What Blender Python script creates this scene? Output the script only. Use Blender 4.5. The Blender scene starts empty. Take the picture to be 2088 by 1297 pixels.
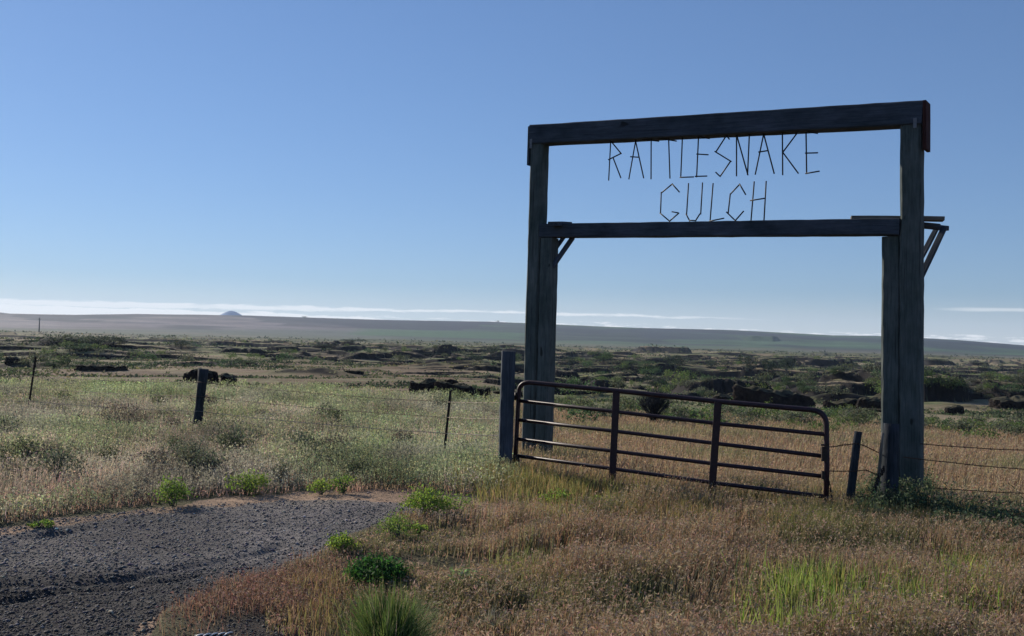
import bpy, math, random
import numpy as np
from mathutils import Vector, Matrix, Euler

# ------------------------------------------------------------------ camera
sc = bpy.context.scene
FPX = 2050.0; CX = 1044.0; CY = 648.5; EYE = 2.0
PITCH = math.radians(1.16); ROLL = math.radians(1.5)
cam = bpy.data.cameras.new("camera"); camo = bpy.data.objects.new("camera", cam)
sc.collection.objects.link(camo); sc.camera = camo
cam.sensor_width = 36.0; cam.lens = FPX / 2088.0 * 36.0
cam.clip_start = 0.05; cam.clip_end = 30000
MC = Matrix.Rotation(math.pi / 2 + PITCH, 3, 'X') @ Matrix.Rotation(ROLL, 3, 'Z')
camo.matrix_world = Matrix.Translation((0, 0, EYE)) @ MC.to_4x4()

# ------------------------------------------------------------------ world and sun
SUN_AZ = math.radians(-45); SUN_EL = math.radians(24)
w = bpy.data.worlds.new("World"); sc.world = w; w.use_nodes = True
nt = w.node_tree; nt.nodes.clear()
def N(t, **k):
    n = nt.nodes.new(t)
    for a, b in k.items(): setattr(n, a, b)
    return n
def mth(op, a, b=None, c=None, clamp=False):
    n = N('ShaderNodeMath', operation=op); n.use_clamp = clamp
    for i, v in enumerate((a, b, c)):
        if v is None: continue
        if isinstance(v, (int, float)): n.inputs[i].default_value = v
        else: nt.links.new(v, n.inputs[i])
    return n.outputs[0]
def mapr(v, a, b, c=0.0, d=1.0):
    n = N('ShaderNodeMapRange'); n.interpolation_type = 'SMOOTHSTEP'
    nt.links.new(v, n.inputs[0])
    for i, q in enumerate((a, b, c, d)):
        if isinstance(q, (int, float)): n.inputs[i + 1].default_value = q
        else: nt.links.new(q, n.inputs[i + 1])
    return n.outputs[0]
sky = N('ShaderNodeTexSky', sky_type='NISHITA')
sky.sun_disc = False; sky.sun_elevation = SUN_EL; sky.sun_rotation = SUN_AZ
sky.altitude = 400; sky.air_density = 1.0; sky.dust_density = 0.1; sky.ozone_density = 4.0
bg = N('ShaderNodeBackground'); bg.inputs[1].default_value = 0.085
out = N('ShaderNodeOutputWorld')
tc = N('ShaderNodeTexCoord'); sp = N('ShaderNodeSeparateXYZ'); nt.links.new(tc.outputs['Generated'], sp.inputs[0])
elev = mth('MULTIPLY', mth('ARCSINE', sp.outputs[2]), 57.2958)
azim = mth('MULTIPLY', mth('ARCTAN2', sp.outputs[0], sp.outputs[1]), 57.2958)
cmb = N('ShaderNodeCombineXYZ'); nt.links.new(mth('MULTIPLY', azim, 0.30), cmb.inputs[0]); nt.links.new(mth('MULTIPLY', elev, 2.6), cmb.inputs[1])
def wnoise(scale, detail, off, rough=0.6):
    mp = N('ShaderNodeVectorMath', operation='ADD'); nt.links.new(cmb.outputs[0], mp.inputs[0]); mp.inputs[1].default_value = (off, off * .7, 0)
    n = N('ShaderNodeTexNoise'); n.inputs['Scale'].default_value = scale; n.inputs['Detail'].default_value = detail
    n.inputs['Roughness'].default_value = rough; nt.links.new(mp.outputs[0], n.inputs['Vector']); return n.outputs['Fac']
n1 = wnoise(1.1, 6, 3.1); n2 = wnoise(2.3, 7, 9.4, 0.65); n3 = wnoise(0.5, 3, 20.0)
left = mapr(azim, -4.0, -17.0)                     # more cloud to the left
far_r = mapr(azim, 4.0, 22.0)
# main low bank of cloud with ragged top
top = mth('ADD', mth('ADD', mth('ADD', 1.05, mth('MULTIPLY', left, .10)), mth('MULTIPLY', mth('SUBTRACT', n1, .5), 0.7)), mth('MULTIPLY', far_r, -0.20))
d_top = mth('SUBTRACT', top, elev)
bank = mth('MULTIPLY', mapr(d_top, 0.0, 0.12), mapr(mth('ADD', n2, mth('MULTIPLY', left, .20)), 0.42, 0.60))
# thin streak above it
str_c = mth('ADD', mth('ADD', 1.50, mth('ADD', mth('MULTIPLY', mth('MINIMUM', azim, 0.0), 0.012), mth('MULTIPLY', mth('MAXIMUM', azim, 0.0), -0.008))), mth('MULTIPLY', mth('SUBTRACT', n1, .5), 0.25))
st = mth('ABSOLUTE', mth('SUBTRACT', elev, str_c))
streak = mth('MULTIPLY', mapr(mth('SUBTRACT', st, mth('ADD', mth('MULTIPLY', left, .08), mth('MULTIPLY', mth('SUBTRACT', n2, .5), .30))), 0.14, 0.0), mapr(n3, 0.22, 0.38))
streak = mth('MULTIPLY', streak, mapr(azim, 16.0, 7.0, 0.25, 0.9))
# faint high wisp far right
st2 = mth('ABSOLUTE', mth('SUBTRACT', elev, mth('ADD', 2.12, mth('MULTIPLY', mth('SUBTRACT', n1, .5), 0.2))))
wisp = mth('MULTIPLY', mth('MULTIPLY', mapr(st2, 0.16, 0.02), mapr(azim, 21.5, 25.0)), 0.55)
veil = mth('MULTIPLY', mapr(elev, 3.2, 0.2), 0.38)
cl = mth('MAXIMUM', mth('MAXIMUM', bank, streak), mth('MAXIMUM', wisp, veil))
cl = mth('MULTIPLY', cl, 0.80, clamp=True)
mix = N('ShaderNodeMix', data_type='RGBA'); nt.links.new(cl, mix.inputs[0])
tint = N('ShaderNodeMix', data_type='RGBA', blend_type='MULTIPLY'); tint.inputs[0].default_value = 1; tint.inputs[7].default_value = (.98, 1.21, 1.60, 1)
gam = N('ShaderNodeGamma'); gam.inputs[1].default_value = 0.72; nt.links.new(sky.outputs[0], gam.inputs[0]); nt.links.new(gam.outputs[0], tint.inputs[6]); nt.links.new(tint.outputs[2], mix.inputs[6])
CLOUD = mix.inputs[7]; CLOUD.default_value = (10.8, 10.8, 10.9, 1)
nt.links.new(mix.outputs[2], bg.inputs[0]); nt.links.new(bg.outputs[0], out.inputs[0])

sl = bpy.data.lights.new("sun", 'SUN'); sl.energy = 5.0; sl.angle = math.radians(0.5); sl.color = (1.0, .90, .76)
so = bpy.data.objects.new("sun", sl); sc.collection.objects.link(so)
SD = Vector((math.sin(SUN_AZ) * math.cos(SUN_EL), math.cos(SUN_AZ) * math.cos(SUN_EL), math.sin(SUN_EL)))
so.rotation_euler = SD.to_track_quat('Z', 'Y').to_euler(); so.location = (-20, 30, 30)

sc.view_settings.view_transform = 'Standard'; sc.view_settings.look = 'None'
sc.view_settings.exposure = 0.3; sc.view_settings.gamma = 1.0
sc.render.engine = 'CYCLES'
cy = sc.cycles; cy.use_denoising = True; cy.max_bounces = 6; cy.diffuse_bounces = 3; cy.transmission_bounces = 4
cy.transparent_max_bounces = 8; cy.volume_bounces = 0; cy.caustics_reflective = False; cy.caustics_refractive = False
try: cy.denoiser = 'OPENIMAGEDENOISE'
except Exception: pass

rnd = random.Random(7); rng = np.random.default_rng(11)

# ------------------------------------------------------------------ helpers
def tag(o, label=None, cat=None, group=None, kind=None):
    if label: o['label'] = label
    if cat: o['category'] = cat
    if group: o['group'] = group
    if kind: o['kind'] = kind
    return o
def link(o, parent=None):
    sc.collection.objects.link(o)
    if parent is not None: o.parent = parent
    return o
def empty(name, loc, rz=0):
    o = bpy.data.objects.new(name, None); o.location = loc; o.rotation_euler = (0, 0, rz); o.empty_display_size = .2
    return link(o)
def copy_tree(o, parent=None):
    c = o.copy(); sc.collection.objects.link(c); c.parent = parent
    for ch in o.children: copy_tree(ch, c)
    return c
def at(px, py, D):
    d = MC @ Vector(((px - CX) / FPX, -(py - CY) / FPX, -1.0)); d *= D / d.y
    return Vector((0, 0, EYE)) + d
MCn = np.array(MC)
def proj(x, y, z):
    c = np.stack([x, y, z - EYE], -1) @ MCn
    return CX + FPX * c[..., 0] / -c[..., 2], CY - FPX * c[..., 1] / -c[..., 2]

def hsh(ix, iy, seed):
    h = (ix.astype(np.int64) * 374761393 + iy.astype(np.int64) * 668265263 + seed * 974711) & 0xffffffff
    h = ((h ^ (h >> 13)) * 1274126177) & 0xffffffff
    return (h ^ (h >> 16)) & 0xffffffff
def pn(x, y, seed=0):
    ix = np.floor(x); iy = np.floor(y); fx = x - ix; fy = y - iy
    u = fx * fx * fx * (fx * (fx * 6 - 15) + 10); v = fy * fy * fy * (fy * (fy * 6 - 15) + 10)
    def g(a, b):
        an = hsh(ix + a, iy + b, seed) * (2 * math.pi / 4294967296.0)
        return np.cos(an) * (fx - a) + np.sin(an) * (fy - b)
    a = g(0, 0); b = g(1, 0); c = g(0, 1); d = g(1, 1)
    return ((a * (1 - u) + b * u) * (1 - v) + (c * (1 - u) + d * u) * v) * 1.5
def fbm(x, y, o=4, seed=0):
    s = 0; a = 1.0
    for i in range(o):
        s = s + a * pn(x, y, seed + i * 17); x = x * 2.03 + 5.3; y = y * 2.03 - 3.1; a *= .5
    return s
def ss(a, b, x):
    t = np.clip((x - a) / (b - a), 0, 1); return t * t * (3 - 2 * t)
def poly_in(px, py, poly):
    ins = np.zeros(np.shape(px), bool); n = len(poly)
    for i in range(n):
        x0, y0 = poly[i]; x1, y1 = poly[(i + 1) % n]
        c = ((y0 > py) != (y1 > py))
        with np.errstate(divide='ignore', invalid='ignore'):
            ins ^= c & (px < (x1 - x0) * (py - y0) / (y1 - y0 + 1e-12) + x0)
    return ins

# ------------------------------------------------------------------ terrain
RL = [0, 8, 14, 20, 28, 33, 45, 60, 80, 110, 140, 250, 500, 900, 2000, 20000]
ZL = [1.95, 1.98, 1.93, 1.86, 1.80, 1.98, 2.9, 3.5, 3.95, 4.5, 5.2, 6.7, 7.8, 8.6, 10, 10]
RR = [0, 8, 14, 20, 30, 50, 90, 140, 250, 500, 900, 2000, 20000]
ZR = [1.95, 2.04, 2.15, 2.33, 2.66, 3.45, 5.3, 6.8, 8.0, 8.8, 9.2, 11, 11]
SKX = [-4000, -1500, 0, 150, 280, 500, 750, 1000, 1130, 1300, 1500, 1700, 1810, 1950, 2088, 2600, 5000]
SKY = [640, 625, 642, 644, 642, 645, 652, 657, 662, 669, 674, 684, 686, 694, 705, 725, 800]
def hor(s): return 690 + (s - CX) * math.tan(ROLL)
def scr(x, y): return CX + FPX * x / np.maximum(y, 0.25 * np.hypot(x, y) + .01)
def base(x, y):
    r = np.hypot(x, y); s = scr(x, y)
    k = ss(14, 26, r); a = 850 + 130 * k; b = 1800 - 640 * k
    wr = ss(a, b, s)
    zl = np.interp(r, RL, ZL) + .28 * ss(550, 1000, s) * np.exp(-((r - 27) / 8.0) ** 2)
    zr = np.interp(r, RR, ZR)
    return EYE - (zl * (1 - wr) + zr * wr)
GT = 4.0 * 1.0015 ** np.arange(5200)
def ghit(px, py):
    d = MC @ Vector(((px - CX) / FPX, -(py - CY) / FPX, -1.0)); d.normalize()
    h_ = EYE + d.z * GT < base(d.x * GT, d.y * GT); k = int(np.argmax(h_)) if h_.any() else len(GT) - 1
    return (d.x * GT[k], d.y * GT[k], EYE + d.z * GT[k])
# ledges of rock: x0, x1, y of the foot, height in px, softness of the ends
LEDGES = [(1380, 1605, 801, 36, .12), (1640, 1830, 806, 26, .25), (1870, 1998, 818, 48, .16), (2044, 2200, 823, 24, .08),
    (1120, 1190, 775, 18, .2), (1150, 1260, 762, 14, .2), (1190, 1290, 790, 18, .25), (1300, 1420, 722, 14, .1), (1520, 1600, 712, 8, .2),
    (1110, 1170, 736, 14, .15), (1190, 1250, 733, 13, .25), (1460, 1560, 745, 10, .3), (1240, 1330, 778, 10, .3), (1560, 1700, 776, 14, .3),
    (1890, 1960, 712 + 32, 10, .2), (1975, 2030, 748, 8, .3), (2020, 2088, 742, 9, .3), (1900, 2080, 764, 6, .4), (1960, 2060, 790, 12, .3), (1700, 1800, 738, 7, .3),
    (430, 600, 729, 17, .2), (270, 355, 719, 11, .3), (0, 40, 710, 12, .3), (560, 640, 712, 8, .3),
    (690, 790, 716, 9, .3), (800, 900, 722, 10, .3), (860, 980, 736, 10, .3), (760, 850, 745, 7, .35), (920, 1020, 722, 9, .3), (940, 1060, 762, 12, .25),
    (980, 1062, 785, 12, .2), (620, 700, 735, 6, .3), (330, 440, 745, 8, .3), ]
LD = []
for (a, b, yb, hp, sf) in LEDGES:
    p = ghit((a + b) / 2, yb); D = p[1]; LD.append((p[0], D, (b - a) * D / FPX, hp * D / FPX, sf))
# smooth grassy mounds: x, y foot, width px, height px
MOUNDS = [(1745, 828, 190, 24), (625, 766, 240, 16), (1090, 752, 260, 14), (890, 752, 230, 12), (330, 724, 260, 14), (60, 724, 220, 12),
          (600, 742, 200, 8), (1990, 838, 260, 14), (480, 738, 160, 8), (30, 752, 300, 20), (1420, 752, 200, 8), (760, 760, 160, 8), (1250, 812, 240, 10)]
MD = []
for (a, yb, wp, hp) in MOUNDS:
    p = ghit(a, yb); D = p[1]; MD.append((p[0], D + 0.3 * wp * D / FPX, wp * D / FPX / 2, hp * D / FPX))
RUTS = [[(-300, 1215), (0, 1198), (150, 1193), (250, 1184), (330, 1168), (430, 1148), (560, 1120)], [(-300, 1250), (0, 1228), (130, 1207), (300, 1192), (380, 1180)],
        [(-100, 1100), (0, 1097), (60, 1092), (200, 1078)]]
RW = [[np.array(ghit(*q)[:2]) for q in L] for L in RUTS]
def segdist(x, y, L):
    d = np.full(np.shape(x), 1e9)
    for a, b in zip(L[:-1], L[1:]):
        ab = b - a; t = np.clip(((x - a[0]) * ab[0] + (y - a[1]) * ab[1]) / (ab @ ab), 0, 1)
        d = np.minimum(d, np.hypot(x - a[0] - t * ab[0], y - a[1] - t * ab[1]))
    return d
def ground(x, y, full=False):
    x = np.asarray(x, float); y = np.asarray(y, float)
    r = np.hypot(x, y); s = scr(x, y); z = base(x, y)
    # micro relief close by
    near = 1 - ss(40, 90, r)
    z = z + near * (.028 * fbm(x * .7, y * .7, 2, 5) + .004 * fbm(x * 5, y * 5, 2, 9))
    z = z + .35 * ss(30, 90, r) * fbm(x / 25, y / 18, 4, 21) * (1 - ss(900, 2000, r))
    for L in RW:
        m = r < 16
        if np.any(m):
            d = np.where(m, segdist(x, y, L), 9.0); wob = 1 + .5 * pn(x * 2.2, y * 2.2, 31); z = z - .026 * wob * np.exp(-(d / .085) ** 2) + .006 * np.exp(-((d - .22) / .12) ** 2)
    rock = np.zeros_like(z); rock0 = rock
    # scabland terraces
    gate = ss(95, 150, r) * (1 - ss(1300, 1900, r)) * (1 - (1 - ss(700, 1150, s)) * (1 - ss(170, 340, r))) * (1 - .40 * ss(250, 700, r))
    dens = fbm(x / 260, y / 200, 2, 77) * .25
    calm = np.ones_like(z)
    for (lx, ly, lw, lh, sf) in LD: calm = calm * (1 - .85 * np.exp(-((x - lx) / (lw * .6)) ** 4 - ((y - ly + lh) / (lw * .25 + 7 * lh)) ** 4))
    for (mx, my, mw, mh) in MD: calm = calm * (1 - .8 * np.exp(-((x - mx) / (mw * 1.1)) ** 4 - ((y - my) / (mw * .8)) ** 4))
    gate = gate * calm
    z = z + gate * (1.9 * pn(x / 38, y / 17, 71) + .8 * pn(x / 13, y / 6, 72) * (1 - ss(300, 500, r)))
    for lam, amp, th, sd in ((10, .55, .16, 1), (20, 1.0, .14, 2), (42, 1.7, .14, 3), (90, 2.3, .16, 4), (190, 1.8, .18, 5)):
        sc_ = 1.0 if lam > 25 else 1 - ss(400, 800, r)
        v = fbm(x / (lam * 2.6), y / lam, 4, 100 + sd) + dens
        wd = .55 / lam
        z = z + gate * sc_ * amp * 1.35 * (ss(th, th + wd * 2.2, v) * .8 + .35 * ss(th, th + .5, v) - .42)
    # hand-placed ledges
    for (lx, ly, lw, lh, sf) in LD:
        m = (np.abs(x - lx) < lw) & (np.abs(y - ly) < max(14 * lh, 25) + lw * .2)
        if not np.any(m): continue
        xx = x[m] if m.ndim else x; yy = y[m] if m.ndim else y
        u = (xx - lx) / (lw / 2)
        yo = yy - ly - .10 * lw * u * u + .9 * lh * fbm(xx / (lh * 2.5), yy * 0 + ly, 4, int(lw)) + .45 * lh * np.abs(fbm(xx / (lh * .7), yy / (lh * 1.5), 3, 8))
        lat = ss(1.02, 1.02 - 2 * sf, np.abs(u) + .12 * pn(xx / lh, yy * 0 + lx, 3))
        top = 1 + .16 * fbm(xx / (lh * 2), yy / (lh * 2), 3, 12)
        prof = (ss(0, .25 * lh, yo) * .78 + .22 * ss(.3 * lh, .8 * lh, yo)) * (1 - ss(3 * lh, 12 * lh, yo))
        add = lh * lat * top * prof
        if m.ndim: z[m] += add
        else: z = z + add
    for (mx, my, mw, mh) in MD:
        q = ((x - mx) / mw) ** 2 + ((y - my) / (mw * .45)) ** 2
        z = z + mh * np.exp(-q * 1.6) * (1 + .15 * pn(x / (mh * 2), y / (mh * 2), 4))
    # far hills
    tsk = (hor(s) - np.interp(s, SKX, SKY)) / FPX
    rise = ss(1900, 4000, r)
    z = z + rise * ((4000 * tsk + 9.5) * np.where(r > 4000, np.exp(-((r - 4000) / 1500) ** 2), 1)) + (rise * (1 - .8 * ss(3300, 3900, r))) * 7 * fbm(x / 900, y / 600, 4, 55)
    # second farther ridge at the left
    z = z + ss(4600, 6000, r) * ss(260, -60, s) * 74
    return z

ang = np.concatenate([np.linspace(-180, -42, 40, endpoint=False), np.linspace(-42, -30, 120, endpoint=False), np.linspace(-30, 30, 900, endpoint=False), np.linspace(30, 42, 120, endpoint=False), np.linspace(42, 180, 40)])
ang = np.radians(ang)
rad = np.concatenate([np.geomspace(.4, 5, 20, endpoint=False), np.geomspace(5, 32, 330, endpoint=False), np.geomspace(32, 75, 110, endpoint=False), np.geomspace(75, 750, 760, endpoint=False), np.geomspace(750, 6500, 200)])
A, Rr = np.meshgrid(ang, rad); NX, NY = np.sin(A) * Rr, np.cos(A) * Rr
NZ = np.empty_like(NX)
for i in range(0, len(rad), 100): NZ[i:i + 100] = ground(NX[i:i + 100], NY[i:i + 100])

GRAVEL = [(-900, 1150), (-200, 1105), (0, 1072), (120, 1058), (300, 1034), (420, 1018), (600, 1008), (760, 1003), (900, 1012), (1000, 1020), (1100, 1028), (1210, 1036),
          (1190, 1050), (1050, 1052), (900, 1050), (800, 1052), (740, 1075), (700, 1098), (630, 1140), (500, 1182), (420, 1212), (340, 1250), (300, 1320), (150, 1700), (-900, 1700)]
def gravel_mask(x, y, z=None, jit=1.0):
    z = base(x, y) if z is None else z
    px, py = proj(x, y, z)
    jx = jit * 26 * fbm(x * 1.1, y * 1.1, 3, 300); jy = jit * 9 * fbm(x * 1.1 + 9, y * 1.1, 3, 301)
    ok = (y > 3.5) & (np.hypot(x, y) < 16)
    return poly_in(px + jx, py + jy, GRAVEL) & ok
PEACH = [(330, 1037), (430, 1013), (600, 1002), (760, 997), (900, 1003), (1060, 1013), (1225, 1034), (1205, 1049), (1050, 1049), (900, 1040), (800, 1022), (620, 1019), (470, 1027)]
def peach_mask(x, y):
    px, py = proj(x, y, base(x, y)); px = px + 30 * fbm(x * 1.3, y * 1.3, 3, 310); py = py + 5 * fbm(x * 1.3 + 4, y * 1.3, 3, 311)
    return poly_in(px, py, PEACH) & (y > 3.5) & (np.hypot(x, y) < 16)
def mixc(a, b, t): return a * (1 - t[..., None]) + np.array(b) * t[..., None]
def ground_col(x, y, z, steep):
    r = np.hypot(x, y); s = scr(x, y)
    px, py = proj(x, y, np.where(r < 60, base(x, y), z))
    c = np.zeros(x.shape + (3,)); c[:] = (.125, .098, .068)
    n1 = fbm(x / 3, y / 3, 3, 40); n2 = fbm(x / 30, y / 14, 4, 41); n3 = fbm(x / 7, y / 4, 3, 42)
    c = mixc(c, (.085, .090, .048), ss(-.3, .5, n1) * .6)
    # bank on the left greener
    c = mixc(c, (.095, .100, .055), (1 - ss(900, 1150, s)) * (1 - ss(35, 45, r)) * .6)
    # mid ground: olive and straw patches
    tan = np.array((.27, .225, .155)); olive = (.165, .185, .095); brown = (.24, .165, .12)
    mid = np.zeros_like(c); mid[:] = tan
    mid = mixc(mid, olive, ss(-.35, .15, n2)); mid = mixc(mid, brown, ss(.1, .5, n3) * .4)
    flat = (1 - ss(900, 1100, s)) * (1 - ss(170, 260, r))      # brown flats behind the bank
    mid = mixc(mid, (.175, .115, .085), flat * .75 * ss(.5, 0, n3))
    c = mixc(c, (0, 0, 0), ss(38, 60, r)) + mid * ss(38, 60, r)[..., None]
    # dry reddish meadow behind the gate
    dm = ss(1020, 1160, s) * ss(13, 16, r) * (1 - ss(36, 44, r))
    c = mixc(c, (.180, .118, .082), dm * .85)
    # mounds are grassy
    for (mx, my, mw, mh) in MD:
        q = ((x - mx) / mw) ** 2 + ((y - my) / (mw * .45)) ** 2
        c = mixc(c, (.150, .150, .070), .75 * np.exp(-q * 2.5) * (r > 45))
    # far plain and hills
    far = ss(700, 1300, r)
    plain = np.zeros_like(c); plain[:] = (.095, .110, .066)
    fn = fbm(x / 500, y / 350, 4, 61)
    plain = mixc(plain, (.150, .135, .095), ss(-.1, .35, fn))
    hill = ss(1900, 2500, r)
    hc = np.zeros_like(c); hc[:] = (.060, .110, .060)
    hc = mixc(hc, (.035, .045, .045), ss(.0, .2, fbm(x / 500, y / 700, 3, 62)) * .85)
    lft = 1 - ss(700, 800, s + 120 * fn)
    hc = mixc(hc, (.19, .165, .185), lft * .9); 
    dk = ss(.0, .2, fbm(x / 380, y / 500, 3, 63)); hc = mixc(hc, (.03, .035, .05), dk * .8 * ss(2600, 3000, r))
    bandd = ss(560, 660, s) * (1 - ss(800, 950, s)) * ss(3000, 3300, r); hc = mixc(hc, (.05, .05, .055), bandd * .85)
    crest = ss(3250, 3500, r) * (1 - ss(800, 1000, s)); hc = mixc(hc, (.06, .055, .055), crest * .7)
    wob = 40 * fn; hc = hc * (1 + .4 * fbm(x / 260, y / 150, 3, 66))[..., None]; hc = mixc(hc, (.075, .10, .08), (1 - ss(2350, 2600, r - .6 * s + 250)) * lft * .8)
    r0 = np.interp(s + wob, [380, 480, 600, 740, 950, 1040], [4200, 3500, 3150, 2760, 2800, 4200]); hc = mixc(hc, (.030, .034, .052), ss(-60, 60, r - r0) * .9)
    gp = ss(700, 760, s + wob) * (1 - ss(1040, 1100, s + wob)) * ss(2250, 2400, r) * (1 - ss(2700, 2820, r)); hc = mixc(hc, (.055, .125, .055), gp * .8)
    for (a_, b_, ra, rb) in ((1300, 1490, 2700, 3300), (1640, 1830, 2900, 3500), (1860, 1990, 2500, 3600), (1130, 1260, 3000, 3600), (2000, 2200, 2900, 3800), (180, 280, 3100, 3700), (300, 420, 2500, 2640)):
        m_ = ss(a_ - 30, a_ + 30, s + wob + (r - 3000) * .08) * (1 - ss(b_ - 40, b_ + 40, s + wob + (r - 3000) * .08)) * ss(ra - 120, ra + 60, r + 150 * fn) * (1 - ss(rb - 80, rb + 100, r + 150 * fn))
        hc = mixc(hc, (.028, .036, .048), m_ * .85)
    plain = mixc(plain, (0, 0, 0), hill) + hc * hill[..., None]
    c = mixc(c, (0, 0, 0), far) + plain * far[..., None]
    # gravel
    g = gravel_mask(x, y)
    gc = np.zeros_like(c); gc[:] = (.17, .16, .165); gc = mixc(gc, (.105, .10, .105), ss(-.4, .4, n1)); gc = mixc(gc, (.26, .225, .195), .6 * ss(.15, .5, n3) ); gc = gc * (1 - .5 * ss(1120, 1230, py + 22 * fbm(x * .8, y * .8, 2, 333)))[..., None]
    edge = gravel_mask(x, y + .0, None, 1.0) & ~gravel_mask(x * 1.045 + .15, y * 1.045, None, 1.0)
    gc = np.where(edge[..., None], np.array((.29, .205, .15)), gc)
    ext = ss(760, 930, px) * (y < 16); gc = mixc(gc, (.23, .17, .135), ext * .75)
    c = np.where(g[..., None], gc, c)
    strip = peach_mask(x, y); c = np.where(strip[..., None], np.array((.33, .235, .175)) * (1 + .25 * n1[..., None]), c)
    rd = ((px - 540) / 230) ** 2 + ((py - 1215) / 62) ** 2
    c = np.where((~g)[..., None], mixc(c, (.15, .105, .085), np.exp(-rd * 1.2) * (y < 12) * .9), c)
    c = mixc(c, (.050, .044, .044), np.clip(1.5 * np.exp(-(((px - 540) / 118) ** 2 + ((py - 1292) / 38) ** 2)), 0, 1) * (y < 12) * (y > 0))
    # bare rock on slopes, blackened further to paint their shade
    c = mixc(c, (.020, .019, .021), ss(.13, .34, steep) * ss(30, 60, r) * (1 - ss(1500, 2500, r)))
    c *= (1 + .22 * fbm(x / 1.7, y / 1.3, 3, 90) * (1 - ss(100, 400, r)))[..., None]
    return np.clip(c, .004, 1)
dzr = np.gradient(NZ, axis=0) / np.gradient(Rr, axis=0)
dza = np.gradient(NZ, axis=1) / (np.maximum(np.gradient(A, axis=1), 1e-5) * Rr)
STEEP = np.hypot(dzr, dza)
COL = np.empty(NX.shape + (3,))
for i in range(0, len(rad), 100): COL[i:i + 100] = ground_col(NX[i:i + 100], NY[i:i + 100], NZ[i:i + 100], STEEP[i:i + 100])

def mesh_np(name, V, F, col=None, smooth=False):
    me = bpy.data.meshes.new(name); V = np.ascontiguousarray(V, np.float32).reshape(-1, 3); F = np.ascontiguousarray(F, np.int32)
    k = F.shape[1]; me.vertices.add(len(V)); me.vertices.foreach_set('co', V.ravel())
    me.loops.add(F.size); me.loops.foreach_set('vertex_index', F.ravel())
    me.polygons.add(len(F)); me.polygons.foreach_set('loop_start', np.arange(0, F.size, k, dtype=np.int32))
    me.polygons.foreach_set('loop_total', np.full(len(F), k, np.int32))
    if smooth: me.polygons.foreach_set('use_smooth', np.ones(len(F), bool))
    me.update(calc_edges=True)
    if col is not None:
        a = me.color_attributes.new('Col', 'FLOAT_COLOR', 'POINT')
        c = np.ones((len(V), 4), np.float32); c[:, :3] = col; a.data.foreach_set('color', c.ravel())
    return me
def obj(name, me, mat, parent=None, loc=None):
    o = bpy.data.objects.new(name, me)
    if mat is not None: me.materials.append(mat)
    if loc is not None: o.location = loc
    return link(o, parent)

# ------------------------------------------------------------------ materials
def mat(name):
    m = bpy.data.materials.new(name); m.use_nodes = True; t = m.node_tree; t.nodes.clear()
    o = t.nodes.new('ShaderNodeOutputMaterial'); return m, t, o
def ramp(t, fac, stops):
    r = t.nodes.new('ShaderNodeValToRGB'); e = r.color_ramp.elements
    e[0].position = stops[0][0]; e[0].color = (*stops[0][1], 1); e[1].position = stops[-1][0]; e[1].color = (*stops[-1][1], 1)
    for p, c in stops[1:-1]:
        q = e.new(p); q.color = (*c, 1)
    t.links.new(fac, r.inputs[0]); return r.outputs[0]
def tnoise(t, vec, scale, detail=4, rough=.55, mapping=None):
    if mapping is not None:
        mp = t.nodes.new('ShaderNodeMapping'); mp.inputs['Scale'].default_value = mapping; t.links.new(vec, mp.inputs[0]); vec = mp.outputs[0]
    n = t.nodes.new('ShaderNodeTexNoise'); n.inputs['Scale'].default_value = scale; n.inputs['Detail'].default_value = detail
    n.inputs['Roughness'].default_value = rough; t.links.new(vec, n.inputs['Vector']); return n.outputs['Fac']
def bump(t, h, strength, dist, prev=None):
    b = t.nodes.new('ShaderNodeBump'); b.inputs['Strength'].default_value = strength; b.inputs['Distance'].default_value = dist
    t.links.new(h, b.inputs['Height'])
    if prev is not None: t.links.new(prev, b.inputs['Normal'])
    return b.outputs[0]
def pbsdf(t, o, col, rough=.9, spec=.2, metal=0, nrm=None):
    p = t.nodes.new('ShaderNodeBsdfPrincipled')
    if isinstance(col, tuple): p.inputs['Base Color'].default_value = (*col, 1)
    else: t.links.new(col, p.inputs['Base Color'])
    p.inputs['Roughness'].default_value = rough; p.inputs['Specular IOR Level'].default_value = spec; p.inputs['Metallic'].default_value = metal
    if nrm is not None: t.links.new(nrm, p.inputs['Normal'])
    t.links.new(p.outputs[0], o.inputs[0]); return p
def mulc(t, a, b, f=1.0):
    m = t.nodes.new('ShaderNodeMix'); m.data_type = 'RGBA'; m.blend_type = 'MULTIPLY'; m.inputs[0].default_value = f
    t.links.new(a, m.inputs[6]); t.links.new(b, m.inputs[7]); return m.outputs[2]

M_ground, t, o = mat('ground')
at_ = t.nodes.new('ShaderNodeAttribute'); at_.attribute_name = 'Col'; tcn = t.nodes.new('ShaderNodeTexCoord'); P = tcn.outputs['Object']
f1 = ramp(t, tnoise(t, P, 14, 5, .7), [(.3, (.55, .55, .55)), (.7, (1.4, 1.38, 1.35))])
f2 = ramp(t, tnoise(t, P, .9, 6, .7), [(.3, (.72, .74, .72)), (.7, (1.28, 1.25, 1.2))])
f3 = ramp(t, tnoise(t, P, .045, 6, .72, (1, 1.6, 1)), [(.32, (.70, .72, .72)), (.68, (1.30, 1.25, 1.2))])
c = mulc(t, mulc(t, mulc(t, at_.outputs['Color'], f1), f2), f3)
nb = bump(t, tnoise(t, P, 30, 5, .7), .9, .03); nb = bump(t, tnoise(t, P, 2.2, 6, .7), .7, .10, nb)
pbsdf(t, o, c, .95, .1, 0, nb)

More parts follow.
